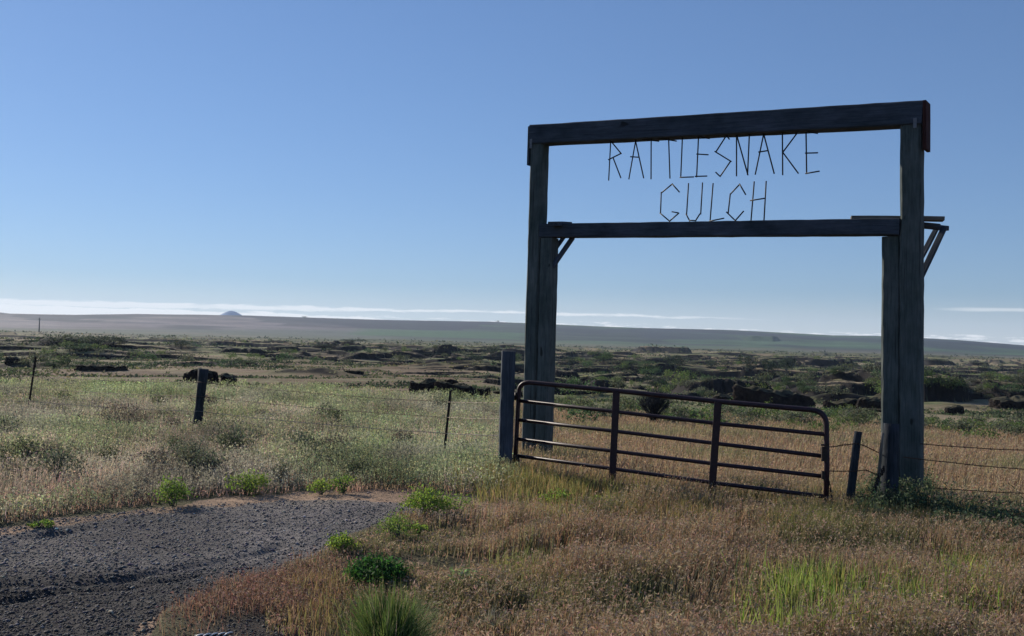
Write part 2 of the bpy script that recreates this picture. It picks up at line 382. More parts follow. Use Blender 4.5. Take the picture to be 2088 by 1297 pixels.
def foliage_mat(name, trans=.42, rough=.75):
    m, t, o = mat(name)
    a = t.nodes.new('ShaderNodeAttribute'); a.attribute_name = 'Col'
    d = t.nodes.new('ShaderNodeBsdfPrincipled'); t.links.new(a.outputs['Color'], d.inputs['Base Color']); d.inputs['Roughness'].default_value = rough
    d.inputs['Specular IOR Level'].default_value = .2
    tr = t.nodes.new('ShaderNodeBsdfTranslucent')
    hs = t.nodes.new('ShaderNodeHueSaturation'); hs.inputs['Value'].default_value = 1.25; hs.inputs['Saturation'].default_value = 1.15
    t.links.new(a.outputs['Color'], hs.inputs['Color']); t.links.new(hs.outputs[0], tr.inputs[0])
    mx = t.nodes.new('ShaderNodeMixShader'); mx.inputs[0].default_value = trans
    t.links.new(d.outputs[0], mx.inputs[1]); t.links.new(tr.outputs[0], mx.inputs[2]); t.links.new(mx.outputs[0], o.inputs[0])
    return m
M_fol = foliage_mat('foliage'); M_dry = foliage_mat('dry_grass', .35, .8)

def wood_mat(name, c0, c1, c2):
    m, t, o = mat(name); ga = t.nodes.new('ShaderNodeAttribute'); ga.attribute_name = 'Gr'; P = ga.outputs['Vector']
    g = tnoise(t, P, 9, 6, .6, (5, 5, .30)); l = tnoise(t, P, 2.2, 6, .65, (1.5, 1.5, .8)); k = tnoise(t, P, 5, 2, .5, (1, 1, .5))
    col = ramp(t, g, [(.25, c0), (.5, c1), (.8, c2)])
    col = mulc(t, col, ramp(t, l, [(.3, (.55, .62, .58)), (.7, (1.4, 1.32, 1.3))]))
    crk = tnoise(t, P, 5, 3, .75, (11, 11, .12)); cr = ramp(t, crk, [(.33, (.2, .2, .2)), (.37, (1, 1, 1))]); col = mulc(t, col, cr)
    kn = ramp(t, k, [(.70, (1, 1, 1)), (.74, (.35, .33, .3))]); col = mulc(t, col, kn)
    nb = bump(t, g, .5, .006); nb = bump(t, crk, .6, .012, nb); nb = bump(t, l, .6, .03, nb)
    pbsdf(t, o, col, .9, .15, 0, nb); return m
M_post = wood_mat('weathered_post', (.050, .060, .060), (.085, .100, .098), (.125, .142, .136))
M_beam = wood_mat('dark_timber', (.036, .044, .058), (.055, .066, .086), (.078, .092, .115))
M_red = wood_mat('red_board', (.022, .010, .009), (.05, .020, .017), (.08, .036, .03))
M_grey = wood_mat('grey_wood', (.07, .06, .05), (.16, .14, .12), (.28, .25, .21))
M_dark = wood_mat('blackened_wood', (.014, .017, .022), (.032, .038, .048), (.06, .068, .08))
M_pale = wood_mat('pale_wood', (.16, .14, .11), (.32, .29, .24), (.45, .42, .36))
def metal_mat(name, c0, c1, rough, metal):
    m, t, o = mat(name); tcn = t.nodes.new('ShaderNodeTexCoord'); P = tcn.outputs['Object']
    n = tnoise(t, P, 18, 6, .7); col = ramp(t, n, [(.35, c0), (.65, c1)])
    pbsdf(t, o, col, rough, .35, metal, bump(t, n, .25, .004)); return m
M_gate = metal_mat('red_painted_steel', (.014, .007, .012), (.034, .012, .018), .5, .0)
M_iron = metal_mat('dark_iron', (.012, .011, .011), (.045, .03, .024), .6, .3)
M_wire = metal_mat('rusty_wire', (.05, .028, .018), (.10, .06, .04), .6, .4)
M_wirep = metal_mat('galvanised_wire', (.15, .135, .12), (.22, .20, .18), .8, .1)
M_rebar = metal_mat('rebar', (.010, .012, .018), (.03, .03, .035), .6, .3)
M_tin = metal_mat('tin_plate', (.12, .12, .13), (.20, .20, .21), .6, .3)
M_rock, t, o = mat('basalt'); tcn = t.nodes.new('ShaderNodeTexCoord'); P = tcn.outputs['Object']
n = tnoise(t, P, 1.5, 8, .7); col = ramp(t, n, [(.35, (.012, .010, .011)), (.6, (.035, .029, .027)), (.78, (.07, .058, .046))])
geo = t.nodes.new('ShaderNodeNewGeometry'); spx = t.nodes.new('ShaderNodeSeparateXYZ'); t.links.new(geo.outputs['Normal'], spx.inputs[0])
lich = ramp(t, spx.outputs[2], [(.55, (0, 0, 0)), (.85, (1, 1, 1))])
mx = t.nodes.new('ShaderNodeMix'); mx.data_type = 'RGBA'; t.links.new(lich, mx.inputs[0]); t.links.new(col, mx.inputs[6]); mx.inputs[7].default_value = (.08, .075, .05, 1)
pbsdf(t, o, mx.outputs[2], .95, .1, 0, bump(t, tnoise(t, P, 4, 8, .75), 1, .15))
M_stone, t, o = mat('stone'); a = t.nodes.new('ShaderNodeAttribute'); a.attribute_name = 'Col'; pbsdf(t, o, a.outputs['Color'], .85, .25)
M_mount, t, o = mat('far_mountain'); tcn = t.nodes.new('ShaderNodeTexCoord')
pbsdf(t, o, ramp(t, tnoise(t, tcn.outputs['Object'], .02, 5), [(.4, (.20, .27, .42)), (.6, (.26, .34, .5))]), .95, .1)  # pale blue of the distant haze is painted into this base colour

# ground sheet
nr, na = NX.shape
idx = np.arange(nr * na).reshape(nr, na)
F = np.stack([idx[:-1, :-1], idx[:-1, 1:], idx[1:, 1:], idx[1:, :-1]], -1).reshape(-1, 4)[:, ::-1]
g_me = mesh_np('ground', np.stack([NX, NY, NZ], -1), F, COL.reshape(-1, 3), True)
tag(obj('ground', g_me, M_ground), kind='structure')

# distant mountain
D = 6300; mc = at(471, 640, D); th = np.linspace(0, 2 * math.pi, 64, endpoint=False); rr = np.linspace(0, 1, 24)
T, Q = np.meshgrid(th, rr); RM = 250
hm = 1 - np.sqrt(Q ** 2 + .012)
mzt = at(471, 633.5, D).z; mzb = -10
MX = np.cos(T) * Q * RM * (1 + .06 * np.sin(3 * T)) ; MY = np.sin(T) * Q * RM
MZ = (mzt - mzb) * hm / hm.max() + (pn(MX / 40, MY / 40, 5) * 7 * Q)
idm = np.arange(MX.size).reshape(MX.shape); F = np.stack([idm[:-1], np.roll(idm[:-1], -1, 1), np.roll(idm[1:], -1, 1), idm[1:]], -1).reshape(-1, 4)
tag(obj('mountain', mesh_np('mountain', np.stack([MX, MY, MZ], -1), F, None, True), M_mount, None, (mc.x, mc.y, mzb)), kind='structure')

# ------------------------------------------------------------------ timber and pipe builders
def bar(name, p0, p1, wid, dep, side, m, parent=None, org=None, jit=.004, step=.12, taper=1.0, seed=0, cham=.12):
    """timber of rectangular section from p0 to p1; side = vector along its width; verts relative to org"""
    p0 = Vector(p0); p1 = Vector(p1); ax = (p1 - p0); L = ax.length; ax.normalize()
    side = Vector(side); side = (side - ax * side.dot(ax)).normalized(); nrm = ax.cross(side)
    org = Vector(org) if org is not None else Vector((0, 0, 0)); R = random.Random(seed + int(L * 1000))
    n = max(1, int(L / step)); c = cham * min(wid, dep)
    hw, hd = wid / 2, dep / 2
    sec = [(-hw + c, -hd), (hw - c, -hd), (hw, -hd + c), (hw, hd - c), (hw - c, hd), (-hw + c, hd), (-hw, hd - c), (-hw, -hd + c)]
    V = []; F = []; K = len(sec); GR = []
    for i in range(n + 1):
        t_ = i / n; k = 1 + (taper - 1) * t_
        for a, b in sec:
            GR += [a + seed * .37, b, L * t_]
            V.append(p0 + ax * (L * t_) + side * (a * k + R.uniform(-jit, jit)) + nrm * (b * k + R.uniform(-jit, jit)) - org)
    for i in range(n):
        for j in range(K):
            F.append((i * K + j, i * K + (j + 1) % K, (i + 1) * K + (j + 1) % K, (i + 1) * K + j))
    F.append(tuple(range(K))[::-1]); F.append(tuple(n * K + j for j in range(K)))
    me = bpy.data.meshes.new(name); me.from_pydata([tuple(v) for v in V], [], F); me.update()
    me.attributes.new('Gr', 'FLOAT_VECTOR', 'POINT').data.foreach_set('vector', GR)
    return obj(name, me, m, parent)
def tube_data(pts, rads, K=8, jit=0, R=None, base_i=0):
    V = []; F = []; pts = [Vector(p) for p in pts]; prev = None
    for i, p in enumerate(pts):
        d = (pts[min(i + 1, len(pts) - 1)] - pts[max(i - 1, 0)]).normalized()
        if prev is None:
            a = Vector((0, 0, 1)) if abs(d.z) < .9 else Vector((1, 0, 0)); u = d.cross(a).normalized()
        else: u = (prev - d * prev.dot(d)).normalized()
        prev = u; v = d.cross(u); r = rads[i] if hasattr(rads, '__len__') else rads
        for k in range(K):
            an = 2 * math.pi * k / K; q = r * (1 + (R.uniform(-jit, jit) if R else 0))
            V.append(p + (u * math.cos(an) + v * math.sin(an)) * q)
    for i in range(len(pts) - 1):
        for k in range(K):
            F.append((base_i + i * K + k, base_i + i * K + (k + 1) % K, base_i + (i + 1) * K + (k + 1) % K, base_i + (i + 1) * K + k))
    F.append(tuple(base_i + k for k in range(K))[::-1]); F.append(tuple(base_i + (len(pts) - 1) * K + k for k in range(K)))
    return V, F
def tubes(name, paths, m, parent=None, org=(0, 0, 0), K=8, jit=0, seed=1, smooth=True):
    V = []; F = []; R = random.Random(seed); org = Vector(org)
    for pts, r in paths:
        v, f = tube_data(pts, r, K, jit, R, len(V)); V += [q - org for q in v]; F += f
    me = bpy.data.meshes.new(name); me.from_pydata([tuple(v) for v in V], [], F); me.update()
    GR = []
    for pts, r in paths:
        d_ = 0.0
        for i in range(len(pts)):
            if i: d_ += (Vector(pts[i]) - Vector(pts[i - 1])).length
            rr_ = r[i] if hasattr(r, '__len__') else r
            for k in range(K): GR += [math.cos(2 * math.pi * k / K) * rr_, math.sin(2 * math.pi * k / K) * rr_, d_]
    me.attributes.new('Gr', 'FLOAT_VECTOR', 'POINT').data.foreach_set('vector', GR)
    if smooth: me.polygons.foreach_set('use_smooth', np.array([len(p.vertices) == 4 for p in me.polygons]))
    return obj(name, me, m, parent)
def boxes(name, items, m, parent=None, org=(0, 0, 0)):
    """items: (center, ax, ay, az half vectors)"""
    V = []; F = []; org = Vector(org)
    for c, a, b, d in items:
        k = len(V); c = Vector(c) - org
        for sx in (-1, 1):
            for sy in (-1, 1):
                for sz in (-1, 1): V.append(tuple(c + Vector(a) * sx + Vector(b) * sy + Vector(d) * sz))
        F += [tuple(k + q for q in f) for f in ((0, 1, 3, 2), (4, 6, 7, 5), (0, 4, 5, 1), (2, 3, 7, 6), (0, 2, 6, 4), (1, 5, 7, 3))]
    me = bpy.data.meshes.new(name); me.from_pydata(V, [], F); me.update(); return obj(name, me, m, parent)
def gz(x, y): return float(ground(np.array([x]), np.array([y]))[0])

# ------------------------------------------------------------------ ranch gateway (two tall posts, two beams, sign lettering)
DL, DR = 16.7, 13.4
Lb, Lt = at(1082, 932, DL), at(1102, 262, DL); Rb, Rt = at(1859, 1046, DR), at(1860, 214, DR)
Lb.z = min(Lb.z, gz(Lb.x, Lb.y)) - .1; Rb.z = min(Rb.z, gz(Rb.x, Rb.y)) - .1
U = (Rb - Lb).to_2d().length; udir = Vector(((Rb - Lb).x, (Rb - Lb).y, 0)).normalized(); ndir = Vector((udir.y, -udir.x, 0))   # ndir towards the camera
def lerp(a, b, t_): return a + (b - a) * t_
def G(u, wv, py):
    """point on the gateway: u metres from the left post, wv metres towards the camera, py = height given as pixel row at either post"""
    l = lerp(Lb, Lt, (at(1090, py[0], DL).z - Lb.z) / (Lt.z - Lb.z)); r = lerp(Rb, Rt, (at(1860, py[1], DR).z - Rb.z) / (Rt.z - Rb.z))
    return lerp(l, r, u / U) + ndir * wv
gw = empty('ranch_gateway', (Lb.x, Lb.y, gz(Lb.x, Lb.y)))
tag(gw, 'tall dark timber ranch gateway with two crossbeams and stick lettering above metal gate', 'gateway'); GO = gw.location
W = .245
bar('tall_post', G(0, 0, (955, 1075)), G(0, 0, (275, 233)), W, W, udir, M_post, gw, GO, .005, .16, 1, 1)
bar('tall_post', G(U, 0, (955, 1075)), G(U, 0, (275, 240)), W + .02, W + .02, udir, M_post, gw, GO, .005, .16, 1, 2)
bar('short_post', G(.262, .02, (955, 1075)), G(.262, .02, (486.5, 482.6)), .225, .25, udir, M_post, gw, GO, .005, .16, 1, 3)
bar('short_post', G(U - .255, -.04, (955, 1075)), G(U - .255, -.04, (486.5, 482.6)), .25, .25, udir, M_post, gw, GO, .005, .16, 1, 4)
# top beam: end to end, seated over the tall posts
yb, yt = (295, 259), (257.5, 209.5)
pm0 = lerp(G(-.135, .0, yb), G(-.135, .0, yt), .5); pm1 = lerp(G(U + .16, .0, yb), G(U + .16, .0, yt), .5)
bh = (G(U / 2, 0, yt) - G(U / 2, 0, yb)).length
bar('top_beam', pm0, pm1, bh, .30, Vector((0, 0, 1)), M_beam, gw, GO, .003, .2, 1, 5, .05)
# end boards that lap down over the outer faces of the posts
bar('end_board', G(-.158, .0, (259, 209)), G(-.158, .0, (338, 309)), .04, .24, udir, M_beam, gw, GO, .002, .2, 1, 6)
bar('end_board', G(U + .185, .0, (258, 210.5)), G(U + .185, .0, (337, 308)), .045, .30, udir, M_red, gw, GO, .002, .2, 1, 7)
# mending plates
for u_, y0, y1 in ((-.085, (286, 255), (305, 272)), (U + .07, (286, 246), (305, 266))):
    a = G(u_, .158 if u_ > 1 else .152, y0); b = G(u_, .158 if u_ > 1 else .152, y1)
    boxes('metal_plate', [(lerp(a, b, .5), udir * .022, ndir * .004, (a - b) * .5)], M_tin, gw, GO)
# lower beam on the short posts
yb, yt = (485, 481), (458.5, 446.5)
pm0 = lerp(G(.125, .03, yb), G(.125, .03, yt), .5); pm1 = lerp(G(U - .135, .03, yb), G(U - .135, .03, yt), .5)
bh = (G(U / 2, 0, yt) - G(U / 2, 0, yb)).length
bar('lower_beam', pm0, pm1, bh, .22, Vector((0, 0, 1)), M_beam, gw, GO, .003, .2, 1, 8, .05)
# flat planks and bracket arms over the short posts
arm = Vector((.985, .17, 0))
def P2(px, py, D): return at(px, py, D)
bar('cross_plank', P2(1735, 445.2, 13.85), P2(1924, 446.8, 13.55), .055, .20, Vector((0, 0, 1)), M_grey, gw, GO, .002, .2, 1, 9)
bar('cross_plank', P2(1129, 456, 16.15), P2(1155, 457, 16.75), .07, .20, Vector((0, 0, 1)), M_beam, gw, GO, .002, .2, 1, 10)
bar('bracket_arm', P2(1842, 456, 13.70), P2(1930, 466, 14.05), .065, .09, Vector((0, 0, 1)), M_beam, gw, GO, .002, .2, 1, 11)
bar('bracket_arm', P2(1842, 454, 13.55), P2(1914, 461, 13.75), .06, .07, Vector((0, 0, 1)), M_beam, gw, GO, .002, .2, 1, 12)
bar('knee_brace', P2(1872, 577, 13.6), P2(1926, 463, 13.95), .075, .05, udir, M_beam, gw, GO, .002, .2, 1, 13)
bar('knee_brace', P2(1868, 545, 13.75), P2(1909, 467, 14.2), .065, .05, udir, M_beam, gw, GO, .002, .2, 1, 14)
bar('knee_brace', P2(1126, 545, 16.45), P2(1168, 484, 16.4), .075, .05, udir, M_beam, gw, GO, .002, .2, 1, 15)
bar('knee_brace', P2(1118, 528, 16.8), P2(1152, 480, 16.8), .06, .05, udir, M_beam, gw, GO, .002, .2, 1, 16)
# lettering made of rods, in the plane of the gateway
def sgn(px, py):
    """point of the sign plane seen at a pixel"""
    o_ = Vector((0, 0, EYE)); d = at(px, py, 10) - o_; c_ = Lb + ndir * .03
    return o_ + d * ((c_ - o_).dot(ndir) / d.dot(ndir))
Z = lambda x, y: (1200 + x / 4.0154, 240 + y / 4.0154)
LET = [('R', [[(182, 185), (165, 515)], [(182, 188), (272, 297)], [(272, 295), (168, 347)], [(208, 326), (274, 497)]]),
       ('A', [[(388, 178), (330, 505)], [(385, 178), (455, 497)], [(348, 322), (420, 326)]]),
       ('T', [[(513, 175), (512, 504)], [(442, 180), (580, 194)]]), ('T', [[(656, 170), (667, 498)], [(585, 172), (724, 193)]]),
       ('L', [[(769, 158), (755, 492)], [(750, 490), (865, 486)]]), ('E', [[(901, 152), (885, 488)], [(898, 160), (994, 172)], [(890, 300), (987, 306)], [(880, 484), (979, 481)]]),
       ('S', [[(1130, 145), (1042, 282)], [(1130, 145), (1157, 179)], [(1038, 278), (1175, 362)], [(1172, 358), (1083, 487)], [(1086, 484), (1051, 450)]]),
       ('N', [[(1212, 138), (1212, 480)], [(1214, 138), (1308, 472)], [(1322, 132), (1307, 472)]]),
       ('A', [[(1436, 125), (1365, 467)], [(1434, 125), (1523, 460)], [(1396, 284), (1474, 272)]]),
       ('K', [[(1587, 118), (1590, 471)], [(1722, 112), (1592, 286)], [(1592, 282), (1723, 459)]]),
       ('E', [[(1781, 112), (1786, 462)], [(1782, 116), (1880, 130)], [(1778, 293), (1883, 290)], [(1782, 461), (1898, 441)]]),
       ('G', [[(690, 540), (598, 615)], [(686, 542), (748, 611)], [(601, 610), (595, 788)], [(592, 782), (675, 852)], [(672, 852), (752, 783)], [(752, 784), (696, 774)]]),
       ('U', [[(819, 536), (803, 795)], [(936, 532), (921, 794)], [(802, 788), (836, 850)], [(921, 788), (882, 850)], [(834, 844), (886, 846)]]),
       ('L', [[(1020, 536), (995, 852)], [(990, 849), (1113, 824)]]),
       ('C', [[(1241, 542), (1160, 628)], [(1238, 542), (1290, 632)], [(1166, 622), (1148, 788)], [(1136, 774), (1212, 848)], [(1208, 850), (1281, 767)]]),
       ('H', [[(1357, 522), (1330, 848)], [(1457, 520), (1439, 845)], [(1327, 681), (1455, 661)]])]
for k, (ch, st_) in enumerate(LET):
    pth = []
    for i, (a, b) in enumerate(st_):
        off = ndir * (.012 * i); pth.append(([sgn(*Z(*a)) + off, sgn(*Z(*b)) + off], .0105))
    tubes('sign_letter', pth, M_rebar, gw, GO, 6)

# ------------------------------------------------------------------ steel gate
GA = 14.4; GB = 12.35
def gD(px):                    # straight line in plan between the two ends
    a = Vector((at(1055, 870, GA).x, GA)); b = Vector((at(1686, 920, GB).x, GB)); d = b - a
    m = at(px, 870, 1.0); k = m.x / m.y
    t_ = (k * a.y - a.x) / (d.x - k * d.y); return a.y + d.y * t_
def gp(px, py): return at(px, py, gD(px))
g0 = gp(1050, 962); gate = empty('field_gate', (g0.x, g0.y, gz(g0.x, g0.y)))
tag(gate, 'dark red six-bar tubular steel farm gate hung from the square post', 'gate'); O = gate.location
def arc(c0, c1, c2, n=7):
    return [((1 - t_) ** 2 * Vector(c0) + 2 * t_ * (1 - t_) * Vector(c1) + t_ * t_ * Vector(c2)) for t_ in [i / n for i in range(n + 1)]]
fr = [gp(1049, 962), gp(1052.5, 900), gp(1056, 830)] + arc(gp(1058, 800), gp(1059, 779), gp(1080, 780)) + [gp(1258, 797), gp(1466, 819)] + arc(gp(1655, 836), gp(1684, 838.5), gp(1685, 866)) + [gp(1686, 940), gp(1684, 1048)]
tubes('frame', [(fr, .033)], M_gate, gate, O, 12)
RA = [((1056, 817), (1260, 840), (1466, 864), (1685, 886)), ((1055, 856), (1260, 880), (1466, 905), (1685, 931)), ((1053, 895), (1260, 921), (1466, 947), (1684, 972)),
      ((1052, 929), (1258, 957), (1466, 986), (1684, 1013)), ((1050, 959), (1256, 987), (1458, 1014), (1683, 1043))]
for q in RA: tubes('rail', [([gp(*p) for p in q], .026)], M_gate, gate, O, 10)
for a, b in (((1259, 799), (1250, 989)), ((1466, 820), (1452, 1018))):
    pa, pb = gp(*a), gp(*b); n_ = (gp(1685, 900) - gp(1055, 870)); n_ = Vector((n_.y, -n_.x, 0)).normalized()
    bar('upright', pa + n_ * .036, pb + n_ * .036, .095, .012, (1, 0, 0), M_gate, gate, O, .0, .4, 1, 0, .05)
for y_ in (808, 935):
    a = gp(1054, y_); h_ = tubes('hinge', [([a + Vector((.03, -.01, 0)), a + Vector((-.19, -.02, -.0))], .014), ([a + Vector((0, 0, -.055)), a + Vector((0, 0, .055))], .04)], M_iron, gate, O, 10)
a = gp(1679, 925); boxes('latch', [(a + Vector((0, -.04, .0)), (.035, 0, 0), (0, .012, 0), (0, 0, .09)), (a + Vector((.0, -.045, .11)), (.045, 0, 0), (0, .01, 0), (0, 0, .012))], M_iron, gate, O)
a = gp(1677, 968); boxes('bracket', [(a + Vector((0, -.035, 0)), (.02, 0, 0), (0, .012, 0), (0, 0, .05))], M_iron, gate, O)
ch = []
for i in range(9):
    c_ = gp(1691 + i * 1.2, 985 + i * 7); q = []
    for k in range(9):
        an = k * math.pi / 4; q.append(c_ + (Vector((math.cos(an) * .014, 0, math.sin(an) * .026)) if i % 2 else Vector((0, math.cos(an) * .014, math.sin(an) * .026))))
    ch.append((q, .005))
tubes('chain', ch, M_iron, gate, O, 5)

# ------------------------------------------------------------------ gate post and fences
def post_thing(name, pt, pb, D, wid, m, label, cat, round_=False, D2=None, lift=.12, group=None, seed=3, taper=1.0):
    a, b = at(pt[0], pt[1], D), at(pb[0], pb[1], D2 or D); g_ = gz(b.x, b.y); d = (b - a)
    b2 = a + d * ((a.z - (g_ - .15)) / (a.z - b.z))
    O_ = Vector((b2.x, b2.y, g_))
    if round_:
        n = 9; pts = [lerp(b2, a, i / n) for i in range(n + 1)]; rs = [wid / 2 * (1 + (taper - 1) * i / n) for i in range(n + 1)]
        o = tubes(name, [(pts, rs)], m, None, O_, 12, .06, seed)
    else: o = bar(name, b2, a, wid, wid, (1, .1, 0), m, None, O_, .004, .12, taper, seed)
    o.location = O_; return tag(o, label, cat, group)
gpo = post_thing('gate_post', (1037, 716), (1029, 972), 14.3, .19, M_beam, 'square weathered timber post carrying the hinges of the red gate', 'gate post', seed=5)
post_thing('leaning_post', (1750, 880), (1733, 1018), 12.9, .095, M_dark, 'thin dark split post leaning right beside the free end of the gate', 'post', False, seed=8, taper=.8)
post_thing('brace_post', (1817, 864), (1812, 1050), 12.85, .26, M_dark, 'short thick dark post leaning against the right gateway leg', 'post', True, D2=12.75, seed=9, taper=.72)
post_thing('sunlit_rim_stake', (1800, 882), (1786, 1030), 12.7, .045, M_grey, 'pale added stake standing in for the sunlit edge of the short thick post', 'stake', True, seed=10, taper=.8)  # pale stake added to draw the sunlit left rim of the thick post

FP = [((-260, 724), (-285, 855), 21.8), ((73, 727), (55, 853), 20.2), ((415, 752), (400, 890), 18.2), ((919, 796), (903, 948), 15.5)]
b0 = at(903, 948, 15.5); fe = empty('wire_fence', (b0.x, b0.y, gz(b0.x, b0.y))); FO = fe.location
tag(fe, 'four-strand barbed wire fence on leaning posts across the weedy bank', 'wire fence')
for i, (pt, pb, D_) in enumerate(FP):
    a, b = at(*pt, D_), at(*pb, D_); g_ = gz(b.x, b.y); b2 = a + (b - a) * ((a.z - (g_ - .15)) / (a.z - b.z))
    if i == 2:
        pts = [lerp(b2, a, q / 8) for q in range(9)]; tubes('wood_post', [(pts, [.085, .085, .08, .08, .075, .078, .08,   .085, .095])], M_dark, fe, FO, 10, .09, 4)
    else:
        ax = (a - b2).normalized(); sx = Vector((1, 0, 0)); it = [(lerp(b2, a, .5), sx * .019, Vector((0, .004, 0)), (a - b2) * .5), (lerp(b2, a, .5) + Vector((0, .02, 0)), sx * .004, Vector((0, .0155, 0)), (a - b2) * .5)]
        for q in range(22): it.append((lerp(b2, a, .1 + q * .04) + Vector((0, -.008, 0)), sx * .009, Vector((0, .0035, 0)), ax * .009))
        boxes('steel_post', it, M_iron, fe, FO)
def wire(name, pts, parent, org, m, r=.0042, sag=.012, barb=.13, seed=0):
    R = random.Random(seed); P_ = []; V = []; 
    for a, b in zip(pts[:-1], pts[1:]):
        L = (b - a).length; n = max(3, int(L / .25))
        for i in range(n + (1 if b is pts[-1] else 0)):
            t_ = i / n; P_.append(lerp(a, b, t_) + Vector((0, 0, -sag * L * 4 * t_ * (1 - t_) + R.uniform(-.004, .004))))
    paths = [(P_, r)]
    if barb:
        for a, b in zip(P_[:-1], P_[1:]):
            for t_ in (.25, .75):
                c_ = lerp(a, b, t_); d = Vector((R.uniform(-.3, .3), R.uniform(-1, 1), R.uniform(-1, 1))).normalized() * .017
                paths.append(([c_ - d, c_ + d], r * .75))
    return tubes(name, paths, m, parent, org, 4, smooth=False)
WY = [(758, 767, 779, 820, 821), (782, 791, 808, 851, 854), (808, 818, 839, 884, 888), (836, 844, 862, 921, 928)]
for k, ys in enumerate(WY):
    pts = []
    for (xx, D_), y_ in zip(((-268, 21.8), (64, 20.18), (406, 18.1), (913, 15.45), (1024, 14.3)), ys): pts.append(at(xx, y_, D_))
    wire('wire', pts, fe, FO, M_wirep if k == 2 else M_wire, .0038 if k != 2 else .0048, .006, .13, k)
a = at(1880, 905, 13.3); fr_ = empty('wire_fence', (a.x, a.y, gz(a.x, a.y))); tag(fr_, 'rusty barbed wires running right from the gateway leg over dry meadow', 'wire fence'); RO = fr_.location
for k, (y0, y1, y2) in enumerate(((905, 918, 932), (934, 957, 976), (993, 1005, 1020))):
    wire('wire', [at(1876 if k != 1 else 1842, y0 - (2 if k == 1 else 0), 13.24 if k != 1 else 13.2), at(2088, y1, 12.6), at(2330, y2, 12.0)], fr_, RO, M_wire, .0055, .008, .13, 10 + k)
e_ = at(2330, 880, 12.0); f_ = at(2328, 1060, 12.0); boxes('steel_post', [(lerp(e_, f_, .5), (.02, 0, 0), (0, .01, 0), (e_ - f_) * .5)], M_iron, fr_, RO)
a = at(1745, 905, 12.9); fl = empty('wire_gap', (a.x, a.y, gz(a.x, a.y))); tag(fl, 'loose rusty wires strung between gate end and the thick short post', 'wire')
for k, L_ in enumerate(([(1688, 912), (1715, 908), (1748, 904), (1775, 915), (1799, 928)], [(1688, 960), (1735, 961), (1765, 958), (1788, 968)])):
    wire('wire', [at(x_, y_, 12.55 + .25 * i / 3) for i, (x_, y_) in enumerate(L_)], fl, fl.location, M_wire, .006, .0, .13, 30 + k)
cl_ = []
for i in range(14):
    c_ = at(1798 - i * 1.6 + (4 if i < 3 else 0), 955 + i * 4.6, 12.62); q = []
    for k in range(9):
        an = k * math.pi / 4; q.append(c_ + (Vector((math.cos(an) * .02, 0, math.sin(an) * .03)) if i % 2 else Vector((0, math.cos(an) * .02, math.sin(an) * .03))))
    cl_.append((q, .008))
tg = at(1798, 955, 12.62); co = tubes('chain', cl_, M_iron, None, tg, 5); co.location = tg; tag(co, 'rusty gate chain hanging from the thick short post', 'chain')

# ------------------------------------------------------------------ vegetation data
def blades(x, y, h, wd, col, lean=.25, tipcol=None, zoff=0, z=None, seed=0, leandir=None):
    """5-vertex grass blades"""
    R = np.random.default_rng(seed); n = len(x); z = ground(x, y) if z is None else z
    an = R.uniform(0, 2 * np.pi, n); la = R.uniform(0, 2 * np.pi, n) if leandir is None else leandir + R.normal(0, .8, n); lm = np.abs(R.normal(0, lean, n)) * h
    dx, dy = np.cos(an) * wd / 2, np.sin(an) * wd / 2; lx, ly = np.cos(la) * lm, np.sin(la) * lm
    V = np.empty((n, 5, 3)); b = np.stack([x, y, z - .01 + zoff], -1)
    V[:, 0] = b + np.stack([-dx, -dy, 0 * dx], -1); V[:, 1] = b + np.stack([dx, dy, 0 * dx], -1)
    m = b + np.stack([lx * .35, ly * .35, h * .58], -1)
    V[:, 2] = m + np.stack([-dx * .8, -dy * .8, 0 * dx], -1); V[:, 3] = m + np.stack([dx * .8, dy * .8, 0 * dx], -1)
    V[:, 4] = b + np.stack([lx, ly, h * (1 - .25 * (lm / h) ** 2)], -1)
    i = (np.arange(n) * 5)[:, None]; F = np.concatenate([i + [0, 1, 3], i + [0, 3, 2], i + [2, 3, 4]], 0)
    C = np.repeat(col[:, None, :], 5, 1)
    if tipcol is not None: C[:, 2:4] = C[:, 2:4] * .4 + tipcol[:, None] * .6; C[:, 4] = tipcol
    return V.reshape(-1, 3), F, C.reshape(-1, 3), V[:, 4]
def leaves(c, size, col, R, asp=.5, up=0.0):
    """small quads centred on c with random orientation"""
    n = len(c); a = R.normal(size=(n, 3)); a[:, 2] += up; a /= np.linalg.norm(a, axis=1)[:, None]
    b = R.normal(size=(n, 3)); b -= a * (a * b).sum(1)[:, None]; b /= np.linalg.norm(b, axis=1)[:, None]
    s = np.asarray(size).reshape(-1, 1); a = a * s / 2; b = b * s * asp / 2
    V = np.stack([c - a, c + b, c + a, c - b], 1).reshape(-1, 3); F = np.arange(n * 4).reshape(n, 4)
    return V, F, np.repeat(col, 4, 0)
def tri(F): return np.concatenate([F[:, :3], F[:, [0, 2, 3]]], 0)
GAIN = {'dry_grass': (1.28, 1.32, 1.44), 'meadow_grass': (1.35, 1.4, 1.4), 'red_grass': (1.35, 1.35, 1.35), 'weeds': (1.85, 1.82, 2.15), 'bank_grass': (1.95, 1.92, 2.2), 'green_grass': (1.3, 1.2, 1.3)}
def pack(name, parts, m, lab=None, cat=None, kind='stuff', loc=None, parent=None):
    V = []; F = []; C = []; k = 0
    for v, f, c_ in parts:
        if f.shape[1] == 4: f = tri(f)
        V.append(v); F.append(f + k); C.append(c_); k += len(v)
    V = np.concatenate(V); F = np.concatenate(F); C = np.clip(np.concatenate(C) * np.array(GAIN.get(name, (1, 1, 1))), .003, .85)
    if loc is not None: V = V - np.array(loc)
    o = obj(name, mesh_np(name, V, F, C), m, parent, loc)
    return tag(o, lab, cat, None, kind) if (lab or kind) else o
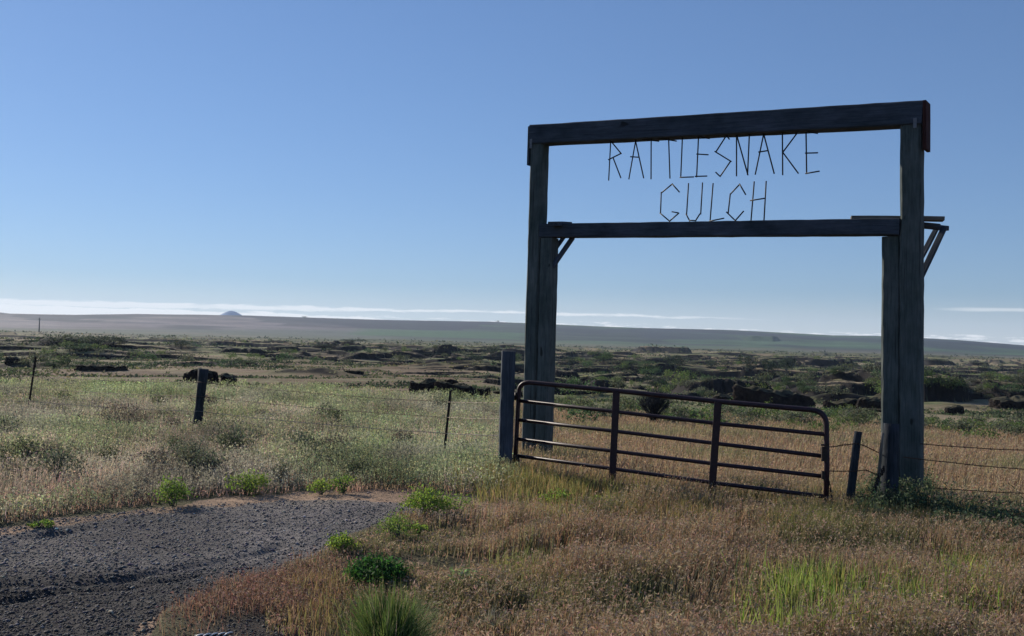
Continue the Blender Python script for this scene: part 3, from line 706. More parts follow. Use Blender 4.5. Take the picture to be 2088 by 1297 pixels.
def polar(n, s0, s1, r0, r1, R, pw=1.0):
    """random ground points, as dense in view near and far"""
    s = R.uniform(s0, s1, n); u = R.uniform(0, 1, n) ** pw; r = r0 * (r1 / r0) ** u
    yy = r / np.sqrt(1 + ((s - CX) / FPX) ** 2); return (s - CX) / FPX * yy, yy
def vary(base_c, n, R, v=.22, h=.08):
    c_ = np.array(base_c)[None] * (1 + R.normal(0, v, n))[:, None] * (1 + R.normal(0, h, (n, 3))); return np.clip(c_, .01, .9)
def pick(cols, wts, n, R, v=.2, h=.07):
    k = R.choice(len(cols), n, p=np.array(wts) / sum(wts)); c_ = np.array(cols)[k]; return np.clip(c_ * (1 + R.normal(0, v, n))[:, None] * (1 + R.normal(0, h, (n, 3))), .01, .9)

# ---- dry meadow grass (right, both sides of the gate)
R = np.random.default_rng(5)
parts = []
def regions(x, y):
    z = base(x, y); return proj(x, y, z)
GREENPATCH = lambda px, py: np.exp(-(((px - 1735) / 190) ** 4 + ((py - 1245) / 62) ** 4))
x, y = polar(225000, 560, 3200, 5.6, 15, R)
px, py = regions(x, y)
lim = np.interp(px, [300, 420, 620, 740, 820, 900, 1200, 1400], [1300, 1225, 1150, 1085, 1058, 1062, 1060, 1000])
keep = (py > lim) & ~gravel_mask(x, y) & (R.uniform(0, 1, len(x)) < .60 + .75 * fbm(x * 1.3, y * 1.3, 3, 501)) & (R.uniform(0, 1, len(x)) > .7 * GREENPATCH(px, py))
x, y, px, py = x[keep], y[keep], px[keep], py[keep]
n = len(x); r = np.hypot(x, y)
nz = fbm(x * .8, y * .8, 3, 502)
h = (.15 + .13 * ss(-.4, .5, nz) + R.uniform(-.06, .10, n)); wd = .0042 + .0004 * r
short = .30 + .70 * ss(760, 1180, px + 60 * nz); h = h * short
cA = pick([(.225, .168, .105), (.175, .122, .080), (.25, .208, .135), (.12, .13, .065)], [4, 3, 3, 3], n, R)
gr = ss(-.1, .4, fbm(x * .45, y * .6, 3, 503)) * .8
cA = cA * (1 - gr[:, None]) + vary((.10, .115, .055), n, R) * gr[:, None]
v, f, c_, tip = blades(x, y, h, wd, cA, .30, cA * np.array([1.15, .98, .9]), seed=1, leandir=-.6)
parts.append((v, f, c_))
k = R.uniform(0, 1, n) < .55; t0 = tip[k]; m_ = len(t0)
for q in range(3):
    cc = t0 + np.stack([R.normal(.012, .014, m_), R.normal(0, .014, m_), R.uniform(-.05, .0, m_)], -1)
    parts.append(leaves(cc, R.uniform(.022, .042, m_), vary((.25, .182, .120), m_, R, .25), R, .28))
pack('dry_grass', parts, M_dry, 'dry reddish seeding grass in front of the red gate', 'dry grass')

# low reddish grass beside the gravel, sparse
x, y = polar(26000, 240, 900, 6.2, 9.6, R); px, py = regions(x, y)
q = np.exp(-(((px - 540) / 210) ** 2 + ((py - 1215) / 70) ** 2) * 1.2); keep = (R.uniform(0, 1, len(x)) < q * 1.1) & ~gravel_mask(x, y, None, 1) & (R.uniform(0, 1, len(x)) > 1.3 * np.exp(-(((px - 540) / 105) ** 2 + ((py - 1285) / 34) ** 2)))
x, y = x[keep], y[keep]; n = len(x); cA = pick([(.19, .12, .085), (.14, .085, .065), (.21, .17, .12)], [3, 3, 1.5], n, R)
v, f, c_, tip = blades(x, y, R.uniform(.04, .12, n), .006 + 0 * x, cA, .45, None, seed=2)
parts = [(v, f, c_)]; parts.append(leaves(tip, R.uniform(.018, .035, n), vary((.17, .115, .09), n, R, .3), R, .3))
pack('red_grass', parts, M_dry, 'low sparse rust-red grass at the edge of the gravel', 'dry grass')

# meadow beyond the gate
parts = []
x, y = polar(190000, 1000, 3000, 13.5, 46, R, 1.0); px, py = regions(x, y); r = np.hypot(x, y)
lim = ss(1000, 1090, px + 30 * fbm(x * .3, y * .3, 2, 508))
keep = (R.uniform(0, 1, len(x)) < lim) & (R.uniform(0, 1, len(x)) < .7 + .5 * fbm(x * .5, y * .35, 3, 504)) & ~gravel_mask(x, y)
x, y, r = x[keep], y[keep], r[keep]; n = len(x)
cA = pick([(.22, .155, .102), (.185, .125, .083), (.25, .195, .125)], [3, 3, 2], n, R)
gr = ss(.0, .5, fbm(x * .22, y * .16, 3, 505)) * .65
cA = cA * (1 - gr[:, None]) + vary((.14, .145, .075), n, R) * gr[:, None]
v, f, c_, tip = blades(x, y, R.uniform(.14, .30, n) * (1 + .3 * gr), .0035 + .00052 * r, cA, .3, cA * 1.1, seed=3, leandir=-.6)
parts.append((v, f, c_)); k = R.uniform(0, 1, n) < .35; t0 = tip[k]; m_ = len(t0)
parts.append(leaves(t0, R.uniform(.03, .05, m_) * (.6 + r[k] / 30), vary((.25, .185, .125), m_, R, .25), R, .35))
pack('meadow_grass', parts, M_dry, 'tan and pinkish dry meadow grass behind the red gate', 'dry grass')

# ---- green grass: bright patch at lower right, strip along gateway foot darkened as its shadow, patches at right edge
parts = []
def patch(n, cx_, cy_, rx, ry, h0, h1, cols, wts, wd=.007, lean=.3, pw=4, seed=0, dens=1):
    R_ = np.random.default_rng(seed + 900); px = R_.uniform(cx_ - rx * 1.2, cx_ + rx * 1.2, n); py = R_.uniform(cy_ - ry * 1.2, cy_ + ry * 1.2, n)
    g = np.exp(-(np.abs((px - cx_) / rx) ** pw + np.abs((py - cy_) / ry) ** pw)); 
    d = MCn @ np.stack([(px - CX) / FPX, -(py - CY) / FPX, -np.ones(n)]); yy = np.full(n, 10.0)
    for _ in range(6): xx = yy * d[0] / d[1]; yy = (base(xx, yy) - EYE) / (d[2] / d[1])
    xx = yy * d[0] / d[1]
    k = R_.uniform(0, 1, n) < g * (.75 + .9 * fbm(xx * 1.6, yy * 1.6, 2, seed)); xx, yy = xx[k], yy[k]; m = len(xx)
    cc = pick(cols, wts, m, R_); hh = R_.uniform(h0, h1, m)
    v, f, c_, tp = blades(xx, yy, hh, np.full(m, wd) * R_.uniform(.7, 1.3, m), cc, lean, cc * np.array([1.25, 1.15, .95]), seed=seed)
    return (v, f, c_), tp
G1 = [(.13, .19, .06), (.17, .23, .08), (.09, .14, .045), (.22, .20, .11)]
for a in ((8500, 1770, 1270, 235, 72, .12, .36, G1, [4, 3, 3, 2], .012, .26, 3, 1), (1800, 1640, 1235, 60, 40, .15, .34, G1, [3, 4, 2, 1], .013, .2, 2, 2),
          (3000, 2010, 1160, 90, 32, .12, .28, G1, [3, 1, 4, 2], .009, .3, 3, 3), (3500, 1990, 1235, 90, 50, .1, .28, G1, [3, 2, 3, 2], .010, .3, 3, 4),
          (7000, 1660, 1092, 95, 26, .18, .38, [(.11, .13, .055), (.16, .17, .08), (.08, .10, .045)], [3, 3, 2], .007, .4, 2, 5),
          (20000, 1930, 1078, 240, 34, .16, .34, [(.045, .06, .035), (.07, .085, .045), (.12, .11, .065)], [4, 3, 2], .007, .35, 3, 6),  # dark greens paint the right leg's cast shadow along this strip
          (6000, 1760, 1040, 110, 20, .18, .36, [(.14, .15, .07), (.19, .17, .10)], [3, 3], .007, .35, 3, 7),
          (9000, 1350, 1060, 260, 22, .12, .28, [(.17, .165, .08), (.14, .15, .065), (.24, .18, .12)], [3, 3, 2], .007, .35, 3, 8),
          (9000, 1180, 1008, 180, 22, .15, .28, [(.17, .18, .08), (.13, .15, .06), (.24, .2, .12)], [4, 3, 2], .007, .35, 3, 9),
          (5000, 1030, 985, 90, 20, .15, .34, [(.17, .19, .08), (.13, .15, .06), (.24, .2, .12)], [4, 3, 2], .007, .35, 3, 10),
          (2200, 1080, 1180, 70, 30, .1, .22, [(.16, .19, .09), (.13, .15, .07)], [1, 1], .007, .35, 3, 11),
          (2200, 660, 1245, 60, 60, .06, .2, [(.15, .14, .075), (.13, .13, .06), (.17, .13, .09)], [3, 2, 2], .006, .35, 3, 12)):
    p_, tp = patch(*a[:12], pw=a[12] if len(a) > 12 else 3, seed=a[13] if len(a) > 13 else 1) if False else patch(a[0], a[1], a[2], a[3], a[4], a[5], a[6], a[7], a[8], a[9], a[10], a[11], a[12]); parts.append(p_)
pack('green_grass', parts, M_fol, 'fresh green grass patches among the dry grass in front of the gate', 'grass')

# ---- weeds of the left bank
def forbs(x, y, h, col, topcol, nl, ls, R, spread=.10, stem=True):
    n = len(x); z = ground(x, y); out_ = []
    r = np.hypot(x, y)
    if stem:
        v, f, c_, tip = blades(x, y, h, .004 + .0003 * r, col * .9, .18, col, z=z, seed=int(R.integers(1e6))); out_.append((v, f, c_))
    for q in range(nl):
        t_ = R.uniform(.15, 1.0, n); sp_ = spread * (1.15 - t_ * .7)
        c_ = np.stack([x + R.normal(0, 1, n) * sp_, y + R.normal(0, 1, n) * sp_, z + h * t_], -1)
        cc = col * (1 - t_[:, None] ** 3) + topcol * t_[:, None] ** 3
        out_.append(leaves(c_, ls * R.uniform(.6, 1.3, n), cc * (1 + R.normal(0, .15, n))[:, None], R, .42, .6))
    return out_
parts = []
n0 = 46000
x, y = polar(n0, -260, 1075, 10.0, 33.5, R, 1.0); px, py = regions(x, y); r = np.hypot(x, y)
lo = np.interp(px, [-300, 0, 120, 300, 420, 600, 760, 900, 1000, 1080], [1095, 1066, 1050, 1026, 1008, 1000, 996, 1002, 1008, 1012])
keep = (py < lo) & ~gravel_mask(x, y) & ~((px > 1030) & (r > 15)); dn = fbm(x * .45, y * .3, 3, 601)
keep &= R.uniform(0, 1, n0) < .75 + .6 * dn
x, y, r, px, py, dn = x[keep], y[keep], r[keep], px[keep], py[keep], dn[keep]; n = len(x)
g_ = ss(-.25, .45, fbm(x * .35, y * .22, 3, 602) + .5 * ss(22, 31, r)); crest = ss(24, 30, r)
cA = pick([(.165, .165, .095), (.20, .17, .115), (.125, .14, .07)], [3, 2, 3], n, R)
cB = pick([(.145, .165, .085), (.18, .195, .10), (.11, .13, .07)], [3, 2, 3], n, R)
cA = cA * (1 - g_[:, None]) + cB * g_[:, None]
pv_ = (1 + .42 * fbm(x * .55, y * .33, 3, 611))[:, None]; br = ss(.05, .4, fbm(x * .28, y * .2, 3, 612))[:, None] * .6
cA = (cA * (1 - br) + np.array([.15, .135, .105]) * br) * pv_
topc = cA * np.array([1.0, 1.02, .95]) + np.array([.02, .025, .0]) * crest[:, None]
h = (.22 + .16 * ss(-.3, .4, dn) + R.uniform(-.06, .12, n)) * (.62 + .22 * ss(11, 16, r)) * (1 + .25 * crest)
parts += forbs(x, y, h, cA, topc, 9, .022 + .0010 * r, R, .085)
pack('weeds', parts, M_fol, 'grey-green and yellow-topped weeds covering the bank on the left', 'weeds')
parts = []
x, y = polar(90000, -260, 1060, 10.0, 33, R, 1.0); px, py = regions(x, y); r = np.hypot(x, y)
lo = np.interp(px, [-300, 0, 120, 300, 420, 600, 760, 900, 1000, 1080], [1105, 1070, 1054, 1030, 1012, 1004, 1000, 1006, 1012, 1016])
keep = (py < lo) & ~gravel_mask(x, y) & ~((px > 1030) & (r > 15)) & (R.uniform(0, 1, len(x)) < .7 + .5 * fbm(x * .7, y * .5, 3, 603)); x, y, r = x[keep], y[keep], r[keep]; n = len(x)
gr = ss(-.2, .4, fbm(x * .3, y * .25, 3, 604)); low = ss(75, 5, lo[keep] - py[keep])
cA = pick([(.225, .19, .125), (.19, .165, .115), (.26, .22, .15)], [3, 3, 2], n, R) * (1 - gr[:, None]) + pick([(.16, .17, .08), (.13, .15, .065)], [1, 1], n, R) * gr[:, None]
cA = cA * (1 - .5 * low[:, None]) + np.array([.21, .12, .085]) * .8 * low[:, None]
cA = cA * (1 + .4 * fbm(x * .55, y * .33, 3, 611))[:, None]
v, f, c_, tip = blades(x, y, R.uniform(.12, .29, n) * (1 - .62 * low), .004 + .0004 * r, cA, .32, cA * 1.12, seed=5, leandir=-.6); parts.append((v, f, c_))
k = R.uniform(0, 1, n) < .4; m_ = k.sum(); parts.append(leaves(tip[k], R.uniform(.03, .045, m_) * (.5 + r[k] / 30), cA[k] * 1.1, R, .3))
pack('bank_grass', parts, M_dry, 'straw and olive grass standing between the weeds of the left bank', 'grass')

R = np.random.default_rng(44)
n0 = 3600; px = R.uniform(1740, 2160, n0); py = np.where(px < 1900, R.normal(1048, 15, n0), R.normal(1066 + (px - 1900) * .13, 22, n0))
P_ = np.array([ghit(a, b) for a, b in zip(px, py)]); x, y = P_[:, 0], P_[:, 1]; cA = pick([(.05, .07, .04), (.075, .10, .055), (.12, .13, .08)], [4, 3, 1], n0, R)  # leaf colours darkened to carry the right gateway leg's shadow
parts = forbs(x, y, R.uniform(.16, .34, n0) * (1 + .5 * ((px > 1775) & (px < 1900))), cA, cA * 1.3, 9, .045, R, .07)
pack('shadow_weeds', parts, M_fol, 'dark leafy weeds with painted shadow around the foot of the right gateway leg', 'weeds')

# ---- shrub builder: stems + leaf clumps, as crown and stems
def shrub(name, x, y, w_, h, cols, wts, n, ls, seed, label, cat, group=None, style='bush', m=None, twig=(.12, .09, .06)):
    R_ = np.random.default_rng(seed); z = gz(x, y); loc = (x, y, z)
    nst = 9 if style != 'far' else 4; paths = []
    nodes = []
    for k in range(nst):
        an = R_.uniform(0, 6.28); q = R_.uniform(.15, .9) * w_ / 2; hh = h * R_.uniform(.6, .95) * (1 - .35 * (q / (w_ / 2)) ** 2)
        e = Vector((math.cos(an) * q, math.sin(an) * q, hh)); md = Vector((e.x * .35, e.y * .35, hh * .5)); nodes.append(np.array(e))
        paths.append(([Vector((R_.normal(0, .02), R_.normal(0, .02), -.03)), md, e], [.006 * h * 2 + .003, .004 * h * 2 + .002, .002]))
    me_c = None
    nc = max(6, int(n / 26)); cen = []
    for k in range(nc):
        an = R_.uniform(0, 6.28); el = R_.uniform(0, 1) ** .6; q = w_ / 2 * math.sqrt(R_.uniform(0, 1)) * .92
        top_ = math.sqrt(max(0, 1 - (q / (w_ / 2)) ** 2)); cen.append((math.cos(an) * q, math.sin(an) * q, h * (.22 + .70 * top_ * (el * .75 + .25 * R_.uniform(0, 1)))))
    cen = np.array(cen); k = R_.integers(0, nc, n); cs = min(w_, h) * .16
    c_ = cen[k] + R_.normal(0, 1, (n, 3)) * np.array([cs, cs, cs * .75]); c_[:, 2] = np.maximum(c_[:, 2], .02)
    clump = 1 + R_.normal(0, .18, nc)[k]
    col = pick(cols, wts, n, R_, .15) * clump[:, None]
    root = empty(name, loc); tag(root, label, cat, group)
    me = mesh_np('foliage', *(lambda a: (a[0], tri(a[1]), a[2]))(leaves(c_, ls * R_.uniform(.6, 1.35, n), np.clip(col, .01, .8), R_, .45, .5)))
    obj('foliage', me, m or M_fol, root)
    st = tubes('stem', paths, M_grey if style == 'bare' else M_post, root, (0, 0, 0), 4)
    return root
GT2 = 45 * 1.0022 ** np.arange(1650)
def gfull(px, py):
    d = MC @ Vector(((px - CX) / FPX, -(py - CY) / FPX, -1.0)); d.normalize()
    h_ = EYE + d.z * GT2 < ground(d.x * GT2, d.y * GT2)
    if not h_.any(): return gxy(px, py)
    k = int(np.argmax(h_)); return d.x * GT2[k], d.y * GT2[k], d.y * GT2[k] / FPX
def gxy(px, py):
    p = ghit(px, py); return p[0], p[1], p[1] / FPX
YG = [(.19, .26, .065), (.25, .32, .09), (.12, .18, .05)]; MG = [(.15, .22, .06), (.21, .29, .08), (.10, .15, .045)]; DG = [(.05, .115, .035), (.08, .17, .045), (.035, .07, .03)]
SG = [(.11, .125, .085), (.15, .16, .11), (.08, .09, .06)]
def bush(px, py, wp, hp, cols, n, ls, seed, label, cat='shrub', name='green_shrub', wts=(3, 2, 2), m=None):
    x, y, k = gxy(px, py); return shrub(name, x, y, wp * k, hp * k, cols, wts, n, ls, seed, label, cat, None, 'bush', m)
bush(352, 1030, 62, 58, MG, 1000, .032, 1, 'green shrub with dark shaded side at the gravel edge below the wood fence post')
bush(505, 1006, 85, 50, YG, 1000, .032, 2, 'wide bright yellow-green shrub on the bank edge between two smaller shrubs')
bush(655, 1006, 52, 32, YG, 600, .028, 3, 'low yellow-green plant just left of a rounder shrub at gravel edge', 'plant', 'leafy_plant')
bush(700, 1005, 44, 44, MG, 600, .028, 4, 'small round green shrub at the far gravel edge casting a shadow')
bush(872, 1054, 98, 66, YG, 2200, .032, 5, 'largest bright green shrub standing where gravel meets dry grass')
bush(935, 1050, 70, 50, MG, 700, .026, 6, 'thin open green shrub touching the right side of the largest one')
bush(812, 1100, 78, 56, MG, 900, .024, 7, 'feathery light green plant in front of the largest bright shrub', 'plant', 'leafy_plant')
bush(858, 1085, 40, 22, YG, 380, .026, 8, 'tiny yellow plant at the foot of the largest bright shrub', 'plant', 'leafy_plant')
bush(702, 1130, 62, 42, YG, 800, .028, 9, 'rounded lime-green plant on the right border of the gravel', 'plant', 'leafy_plant')
bush(768, 1190, 124, 60, DG, 2600, .036, 10, 'broad glossy dark green weed behind the tall bunchgrass', 'plant', 'broadleaf_weed')
bush(1133, 1034, 56, 40, YG, 520, .034, 11, 'bright spiky green plant on bare soil before the gate', 'plant', 'leafy_plant')
bush(1232, 1032, 54, 26, YG, 420, .030, 12, 'flat yellow-green plant under the middle of the gate', 'plant', 'leafy_plant')
bush(1268, 1038, 30, 26, [(.42, .42, .34), (.3, .32, .24), (.25, .28, .18)], 130, .03, 13, 'small silvery-leaved plant right of the flat yellow-green one', 'plant', 'leafy_plant')
bush(85, 1076, 54, 16, MG, 520, .024, 14, 'low mat of green leaves on the left edge of the gravel', 'plant', 'leafy_plant')
bush(392, 972, 78, 82, SG, 1500, .030, 15, 'dark grey-green sagebrush on the bank below the wood post', 'shrub', 'sagebrush')
bush(567, 988, 46, 48, SG, 600, .026, 16, 'dull upright sagebrush right of the wide yellow-green shrub', 'shrub', 'sagebrush')
bush(905, 842, 62, 40, SG, 900, .05, 17, 'rounded dark sagebrush behind the thin steel fence post', 'shrub', 'sagebrush')
bush(1152, 968, 46, 24, [(.06, .08, .045), (.09, .11, .06), (.05, .06, .04)], 380, .03, 18, 'small dark bush on the soil behind the gate rails', 'shrub', 'sagebrush')
bush(1268, 1150, 34, 44, [(.30, .33, .2), (.22, .26, .13), (.2, .22, .1)], 150, .026, 19, 'pale thin-leaved weed standing alone in the dry grass', 'plant', 'leafy_plant')
bush(962, 1218, 92, 60, [(.20, .26, .12), (.28, .34, .18), (.15, .2, .09)], 560, .034, 20, 'pale green milkweed-like plant in the dry grass right of the bunchgrass', 'plant', 'leafy_plant')
bush(1784, 958, 22, 34, YG, 120, .03, 21, 'small green sprig between thin leaning post and the added pale stake', 'plant', 'leafy_plant')
bush(560, 870, 80, 34, SG, 800, .04, 22, 'wide grey sage clump low on the middle of the bank', 'shrub', 'sagebrush')
bush(250, 880, 120, 60, [(.13, .115, .09), (.17, .15, .12), (.10, .09, .07)], 1500, .04, 23, 'brownish tangled shrub between the two left fence posts', 'shrub', 'sagebrush')
bush(660, 868, 70, 50, SG, 800, .04, 24, 'dusky sage shrub on the bank left of the steel post', 'shrub', 'sagebrush')
bush(1960, 1085, 150, 40, [(.06, .085, .05), (.09, .11, .06), (.045, .06, .04)], 1500, .034, 25, 'leafy weeds coloured dark as shadow, spread at the right of the gateway foot', 'plant', 'leafy_plant')  # dark palette continues the painted shadow to the right
bush(1790, 1052, 110, 36, [(.06, .085, .05), (.09, .11, .06), (.045, .06, .04)], 1300, .032, 26, 'dark leafy weeds crowding the foot of the thick short post', 'plant', 'leafy_plant')
bp = [shrub('sagebrush', 0, 20, .55, .42, c_, (3, 2, 2), 620, .038, 200 + i, 'small grey-green sagebrush scattered over the weedy bank', 'shrub', 'sagebrush scattered on the bank') for i, c_ in enumerate((SG, [(.08, .10, .055), (.11, .13, .07), (.06, .07, .045)], [(.12, .11, .085), (.16, .14, .11), (.09, .08, .065)]))]
Rk = random.Random(5)
for i in range(34):
    px = Rk.uniform(-30, 1010); py = Rk.uniform(820, 985) ; x, y, k = gxy(px, py); o = bp[i] if i < 3 else copy_tree(bp[Rk.randrange(3)])
    o.location = (x, y, gz(x, y)); o.rotation_euler = (0, 0, Rk.uniform(0, 6.28)); q = Rk.uniform(.6, 1.3); o.scale = (q, q, q * Rk.uniform(.7, 1.1))
# clumps of tall bunchgrass
def bunch(px, py, wp, hp, n, cols, seed, label):
    x, y, k = gxy(px, py); R_ = np.random.default_rng(seed); hh = hp * k; z = gz(x, y)
    an = R_.uniform(0, 6.28, n); q = np.abs(R_.normal(0, .14, n)) * wp * k; bx = np.cos(an) * q; by = np.sin(an) * q; h = hh * (R_.uniform(.12, 1.0, n) ** .9) * (1 + .25 * np.sin(an * 3 + seed) * np.cos(an * 5))
    lm = wp * k * .5 * (R_.uniform(0, 1, n) ** 1.3)
    col = pick(cols, (3, 3, 2, 1), n, R_, .18); pts = []
    S = 4; V = np.empty((n, 2 * S + 1, 3)); wv = R_.uniform(.0018, .0042, n); fa = an + math.pi / 2 + R_.normal(0, .5, n)
    for i in range(S + 1):
        t_ = i / S; p = np.stack([bx + np.cos(an) * lm * t_ ** 1.8, by + np.sin(an) * lm * t_ ** 1.8, h * (t_ - .18 * (lm / (hh * .5)) * t_ ** 3) - .01], -1)
        if i < S:
            w2 = (wv * (1 - .7 * t_))[:, None] * np.stack([np.cos(fa), np.sin(fa), 0 * fa], -1); V[:, 2 * i] = p - w2; V[:, 2 * i + 1] = p + w2
        else: V[:, 2 * S] = p
    i0 = (np.arange(n) * (2 * S + 1))[:, None]; F = []
    for i in range(S - 1): F += [i0 + [2 * i, 2 * i + 1, 2 * i + 3], i0 + [2 * i, 2 * i + 3, 2 * i + 2]]
    F.append(i0 + [2 * S - 2, 2 * S - 1, 2 * S])
    C = np.repeat(col[:, None], 2 * S + 1, 1)
    o = obj('bunchgrass', mesh_np('bunchgrass', V.reshape(-1, 3), np.concatenate(F), C.reshape(-1, 3)), M_fol, None, (x, y, z)); return tag(o, label, 'grass clump')
BG = [(.13, .19, .05), (.19, .25, .075), (.09, .14, .04), (.30, .27, .16)]
bunch(790, 1362, 230, 175, 4600, [(.12, .17, .055), (.16, .21, .075), (.085, .13, .045), (.30, .28, .17)], 1, 'tall dark green bunchgrass fountain at the bottom of the view')
bunch(1655, 1112, 130, 50, 1500, [(.10, .12, .05), (.15, .16, .08), (.07, .09, .04), (.25, .22, .14)], 2, 'dark fine grass clump in front of the gate free end')
bunch(392, 968, 60, 70, 420, [(.10, .12, .07), (.15, .16, .1), (.08, .09, .06), (.2, .2, .14)], 3, 'thin dark tuft standing up through the sagebrush')
bunch(1000, 1290, 120, 60, 500, [(.22, .21, .16), (.28, .26, .2), (.16, .16, .1), (.33, .3, .22)], 4, 'pale wispy grass tuft along the bottom edge')
bunch(1040, 985, 46, 46, 260, [(.2, .2, .13), (.26, .25, .17), (.16, .18, .1), (.3, .3, .2)], 5, 'pale tuft growing at the foot of the square gate post')

# dead leafless bush with dark base behind the gate
x, y, k = gxy(1332, 868); z = gz(x, y); R_ = random.Random(3); root = empty('bare_bush', (x, y, z)); tag(root, 'leafless twiggy bush with dark base seen through the gate', 'bush')
paths = []
for i in range(150):
    an = R_.uniform(0, 6.28); q = R_.uniform(.1, 1) * 42 * k; hh = R_.uniform(.6, 1) * 74 * k * (1 - .25 * (q / (42 * k)) ** 2); e = Vector((math.cos(an) * q, math.sin(an) * q, hh))
    p0 = Vector((R_.gauss(0, .05), R_.gauss(0, .05), .0)); m_ = Vector((e.x * .3, e.y * .3, hh * .5)); paths.append(([p0, m_, e], [.016, .010, .005]))
    for j in range(6):
        t_ = R_.uniform(.3, 1); b_ = lerp(m_, e, t_); d = Vector((R_.gauss(0, .12), R_.gauss(0, .12), R_.uniform(.05, .25))); paths.append(([b_, b_ + d], [.007, .004]))
tubes('twig', paths, M_dark, root, (0, 0, 0), 3)

# ---- basalt outcrops
def rock_mesh(w_, d_, h, seed, sub=5, slope=0.0):
    R_ = np.random.default_rng(seed); nu, nv = 72, 26
    th = np.linspace(0, 2 * np.pi, nu, endpoint=False); ph = np.linspace(0, 1, nv)
    T, Q = np.meshgrid(th, ph)
    fx = np.sign(np.cos(T)) * np.abs(np.cos(T)) ** .8; fy = np.sign(np.sin(T)) * np.abs(np.sin(T)) ** .8
    prof = np.where(Q < .55, 1 - .06 * (Q / .55), .94 * (1 - ((Q - .55) / .45)) ** .9); hz = np.where(Q < .55, Q / .55 * .86, .86 + .14 * np.sin((Q - .55) / .45 * np.pi / 2))
    X = fx * prof * w_ / 2; Y = fy * prof * d_ / 2; tilt = 1 + slope * (X / (w_ / 2)); 
    ln = fbm(X / (h * 1.2) + seed, Y / (h * 1.2), 4, seed) * .28
    Zz = hz * h * np.clip(tilt + ln, .12, 2) - .15 * h * (Q == 0)
    col_ = pn(T * w_ / h * 2.2, Q * 1.2 + seed, seed + 3); blk = pn(T * w_ / h * 5, Q * 7, seed + 5)
    k = 1 + .10 * col_ + .07 * blk + .05 * pn(T * 40, Q * 20, seed)
    X *= k; Y *= 1 + 2 * (k - 1)
    V = np.stack([X, Y, Zz], -1).reshape(-1, 3); i = np.arange(nu * nv).reshape(nv, nu)
    F = np.stack([i[:-1], np.roll(i[:-1], -1, 1), np.roll(i[1:], -1, 1), i[1:]], -1).reshape(-1, 4)
    return mesh_np('basalt_outcrop', V, F, None, False)
def rock(x0, x1, yb_, yt_, D, seed, label, slope=0., dep=.5, name='basalt_outcrop'):
    if D is None: D = gfull((x0 + x1) / 2, yb_)[1]
    a = at((x0 + x1) / 2, yb_, D); g_ = gz(a.x, a.y + .2); top_ = at((x0 + x1) / 2, yt_, D).z; w_ = (x1 - x0) * D / FPX
    h = max(top_ - g_, .3) * .84; me = rock_mesh(w_, max(w_ * dep, h), h * 1.0, seed, 5, slope); me.name = name
    o = obj(name, me, M_rock, None, (a.x, a.y + w_ * dep * .3, g_ - .05)); return tag(o, label, 'rock')
rock(834, 905, 800, 768, 58, 1, 'dark basalt block at the left end of the outcrop behind the bank', -.05, .35)
rock(885, 1000, 806, 776, 52, 2, 'long dark basalt outcrop sinking to the right behind the thin steel post', -.3, .3)
rock(905, 935, 800, 764, 57, 14, 'small knob of basalt poking up between the two outcrop halves', 0, .6)
rock(372, 442, 775, 747, 52, 3, 'dark rock lump rising right behind the wood fence post', .0, .5)
rock(448, 482, 775, 753, 54, 4, 'small low rock just right of the wood fence post', 0, .6)
rock(8, 54, 742, 726, None, 5, 'dark boulder on the brown slope at the far left', -.25, .5)
rock(150, 255, 756, 742, None, 6, 'low dark rock ledge behind the bank between the left posts', -.1, .3)
rock(1455, 1515, 826, 800, 88, 7, 'squarish dark rock left of the humped outcrop beyond the gate', 0, .5)
rock(1500, 1665, 842, 789, 84, 8, 'large humped dark outcrop tapering to the right beyond the gate', -.42, .35)
rock(1680, 1765, 832, 808, 78, 9, 'flat dark ledge below the grassy mound', 0, .3)
rock(1752, 1835, 836, 800, 76, 10, 'dark rock mass half hidden by the right gateway leg', .1, .4)
rock(1745, 1812, 846, 832, 66, 11, 'thin low slab of rock left of the right gateway leg', 0, .3)
rock(1608, 1690, 872, 858, 46, 12, 'low brown rock pile just behind the gate free end', 0, .4)
rock(1316, 1354, 872, 838, 38, 13, 'dark stump-like rock under the leafless bush', 0, .7)
for k, (x0, x1, yb_, yt_, D, lb) in enumerate([(2030, 2088 + 60, 826, 806, 105, 'dark flat-topped rock at the right edge of the view'), (1930, 1968, 834, 824, 85, 'small rock on the tan slope right of the gateway'),
        (500, 525, 746, 738, None, 'tiny dark boulder on the brown flat above the bank'), (560, 590, 750, 744, None, 'low reddish boulder on the brown flat'), (700, 740, 762, 754, None, 'dark rock on the shoulder of the grassy mound'),
        (1005, 1065, 812, 795, 64, 'brown rock shelf seen left of the gate post')]):
    rock(x0, x1, yb_, yt_, D, 30 + k, lb, 0, .5)

# ---- shrubs of the mid ground, each its own object
proto = []
for i in range(6):
    cols = [SG, [(.11, .16, .06), (.15, .20, .075), (.08, .12, .045)], SG, [(.07, .12, .06), (.11, .16, .08), (.05, .08, .04)], [(.12, .16, .065), (.16, .20, .08), (.08, .11, .045)], [(.10, .12, .07), (.14, .15, .09), (.07, .08, .05)]][i]
    o = shrub('scrub_bush', 0, 50, 1.0, .62, cols, (3, 2, 2), 420, .085, 60 + i, 'small rounded scrub bush scattered over the land beyond the gate', 'bush', 'scrub bushes beyond the fence', 'far')
    proto.append(o)
spots = []
Rb_ = random.Random(12)
for i in range(150):      # the green belt behind the dry meadow
    px = Rb_.uniform(1130, 2140); f_ = (px - 1130) / 960; yc = 838 + 34 * min(f_ * 1.35, 1) ** .8 + (8 if px > 1850 else 0); py = yc + Rb_.gauss(0, 10)
    if py < 815: continue
    spots.append((px, py, Rb_.uniform(.6, 1.3), 0))
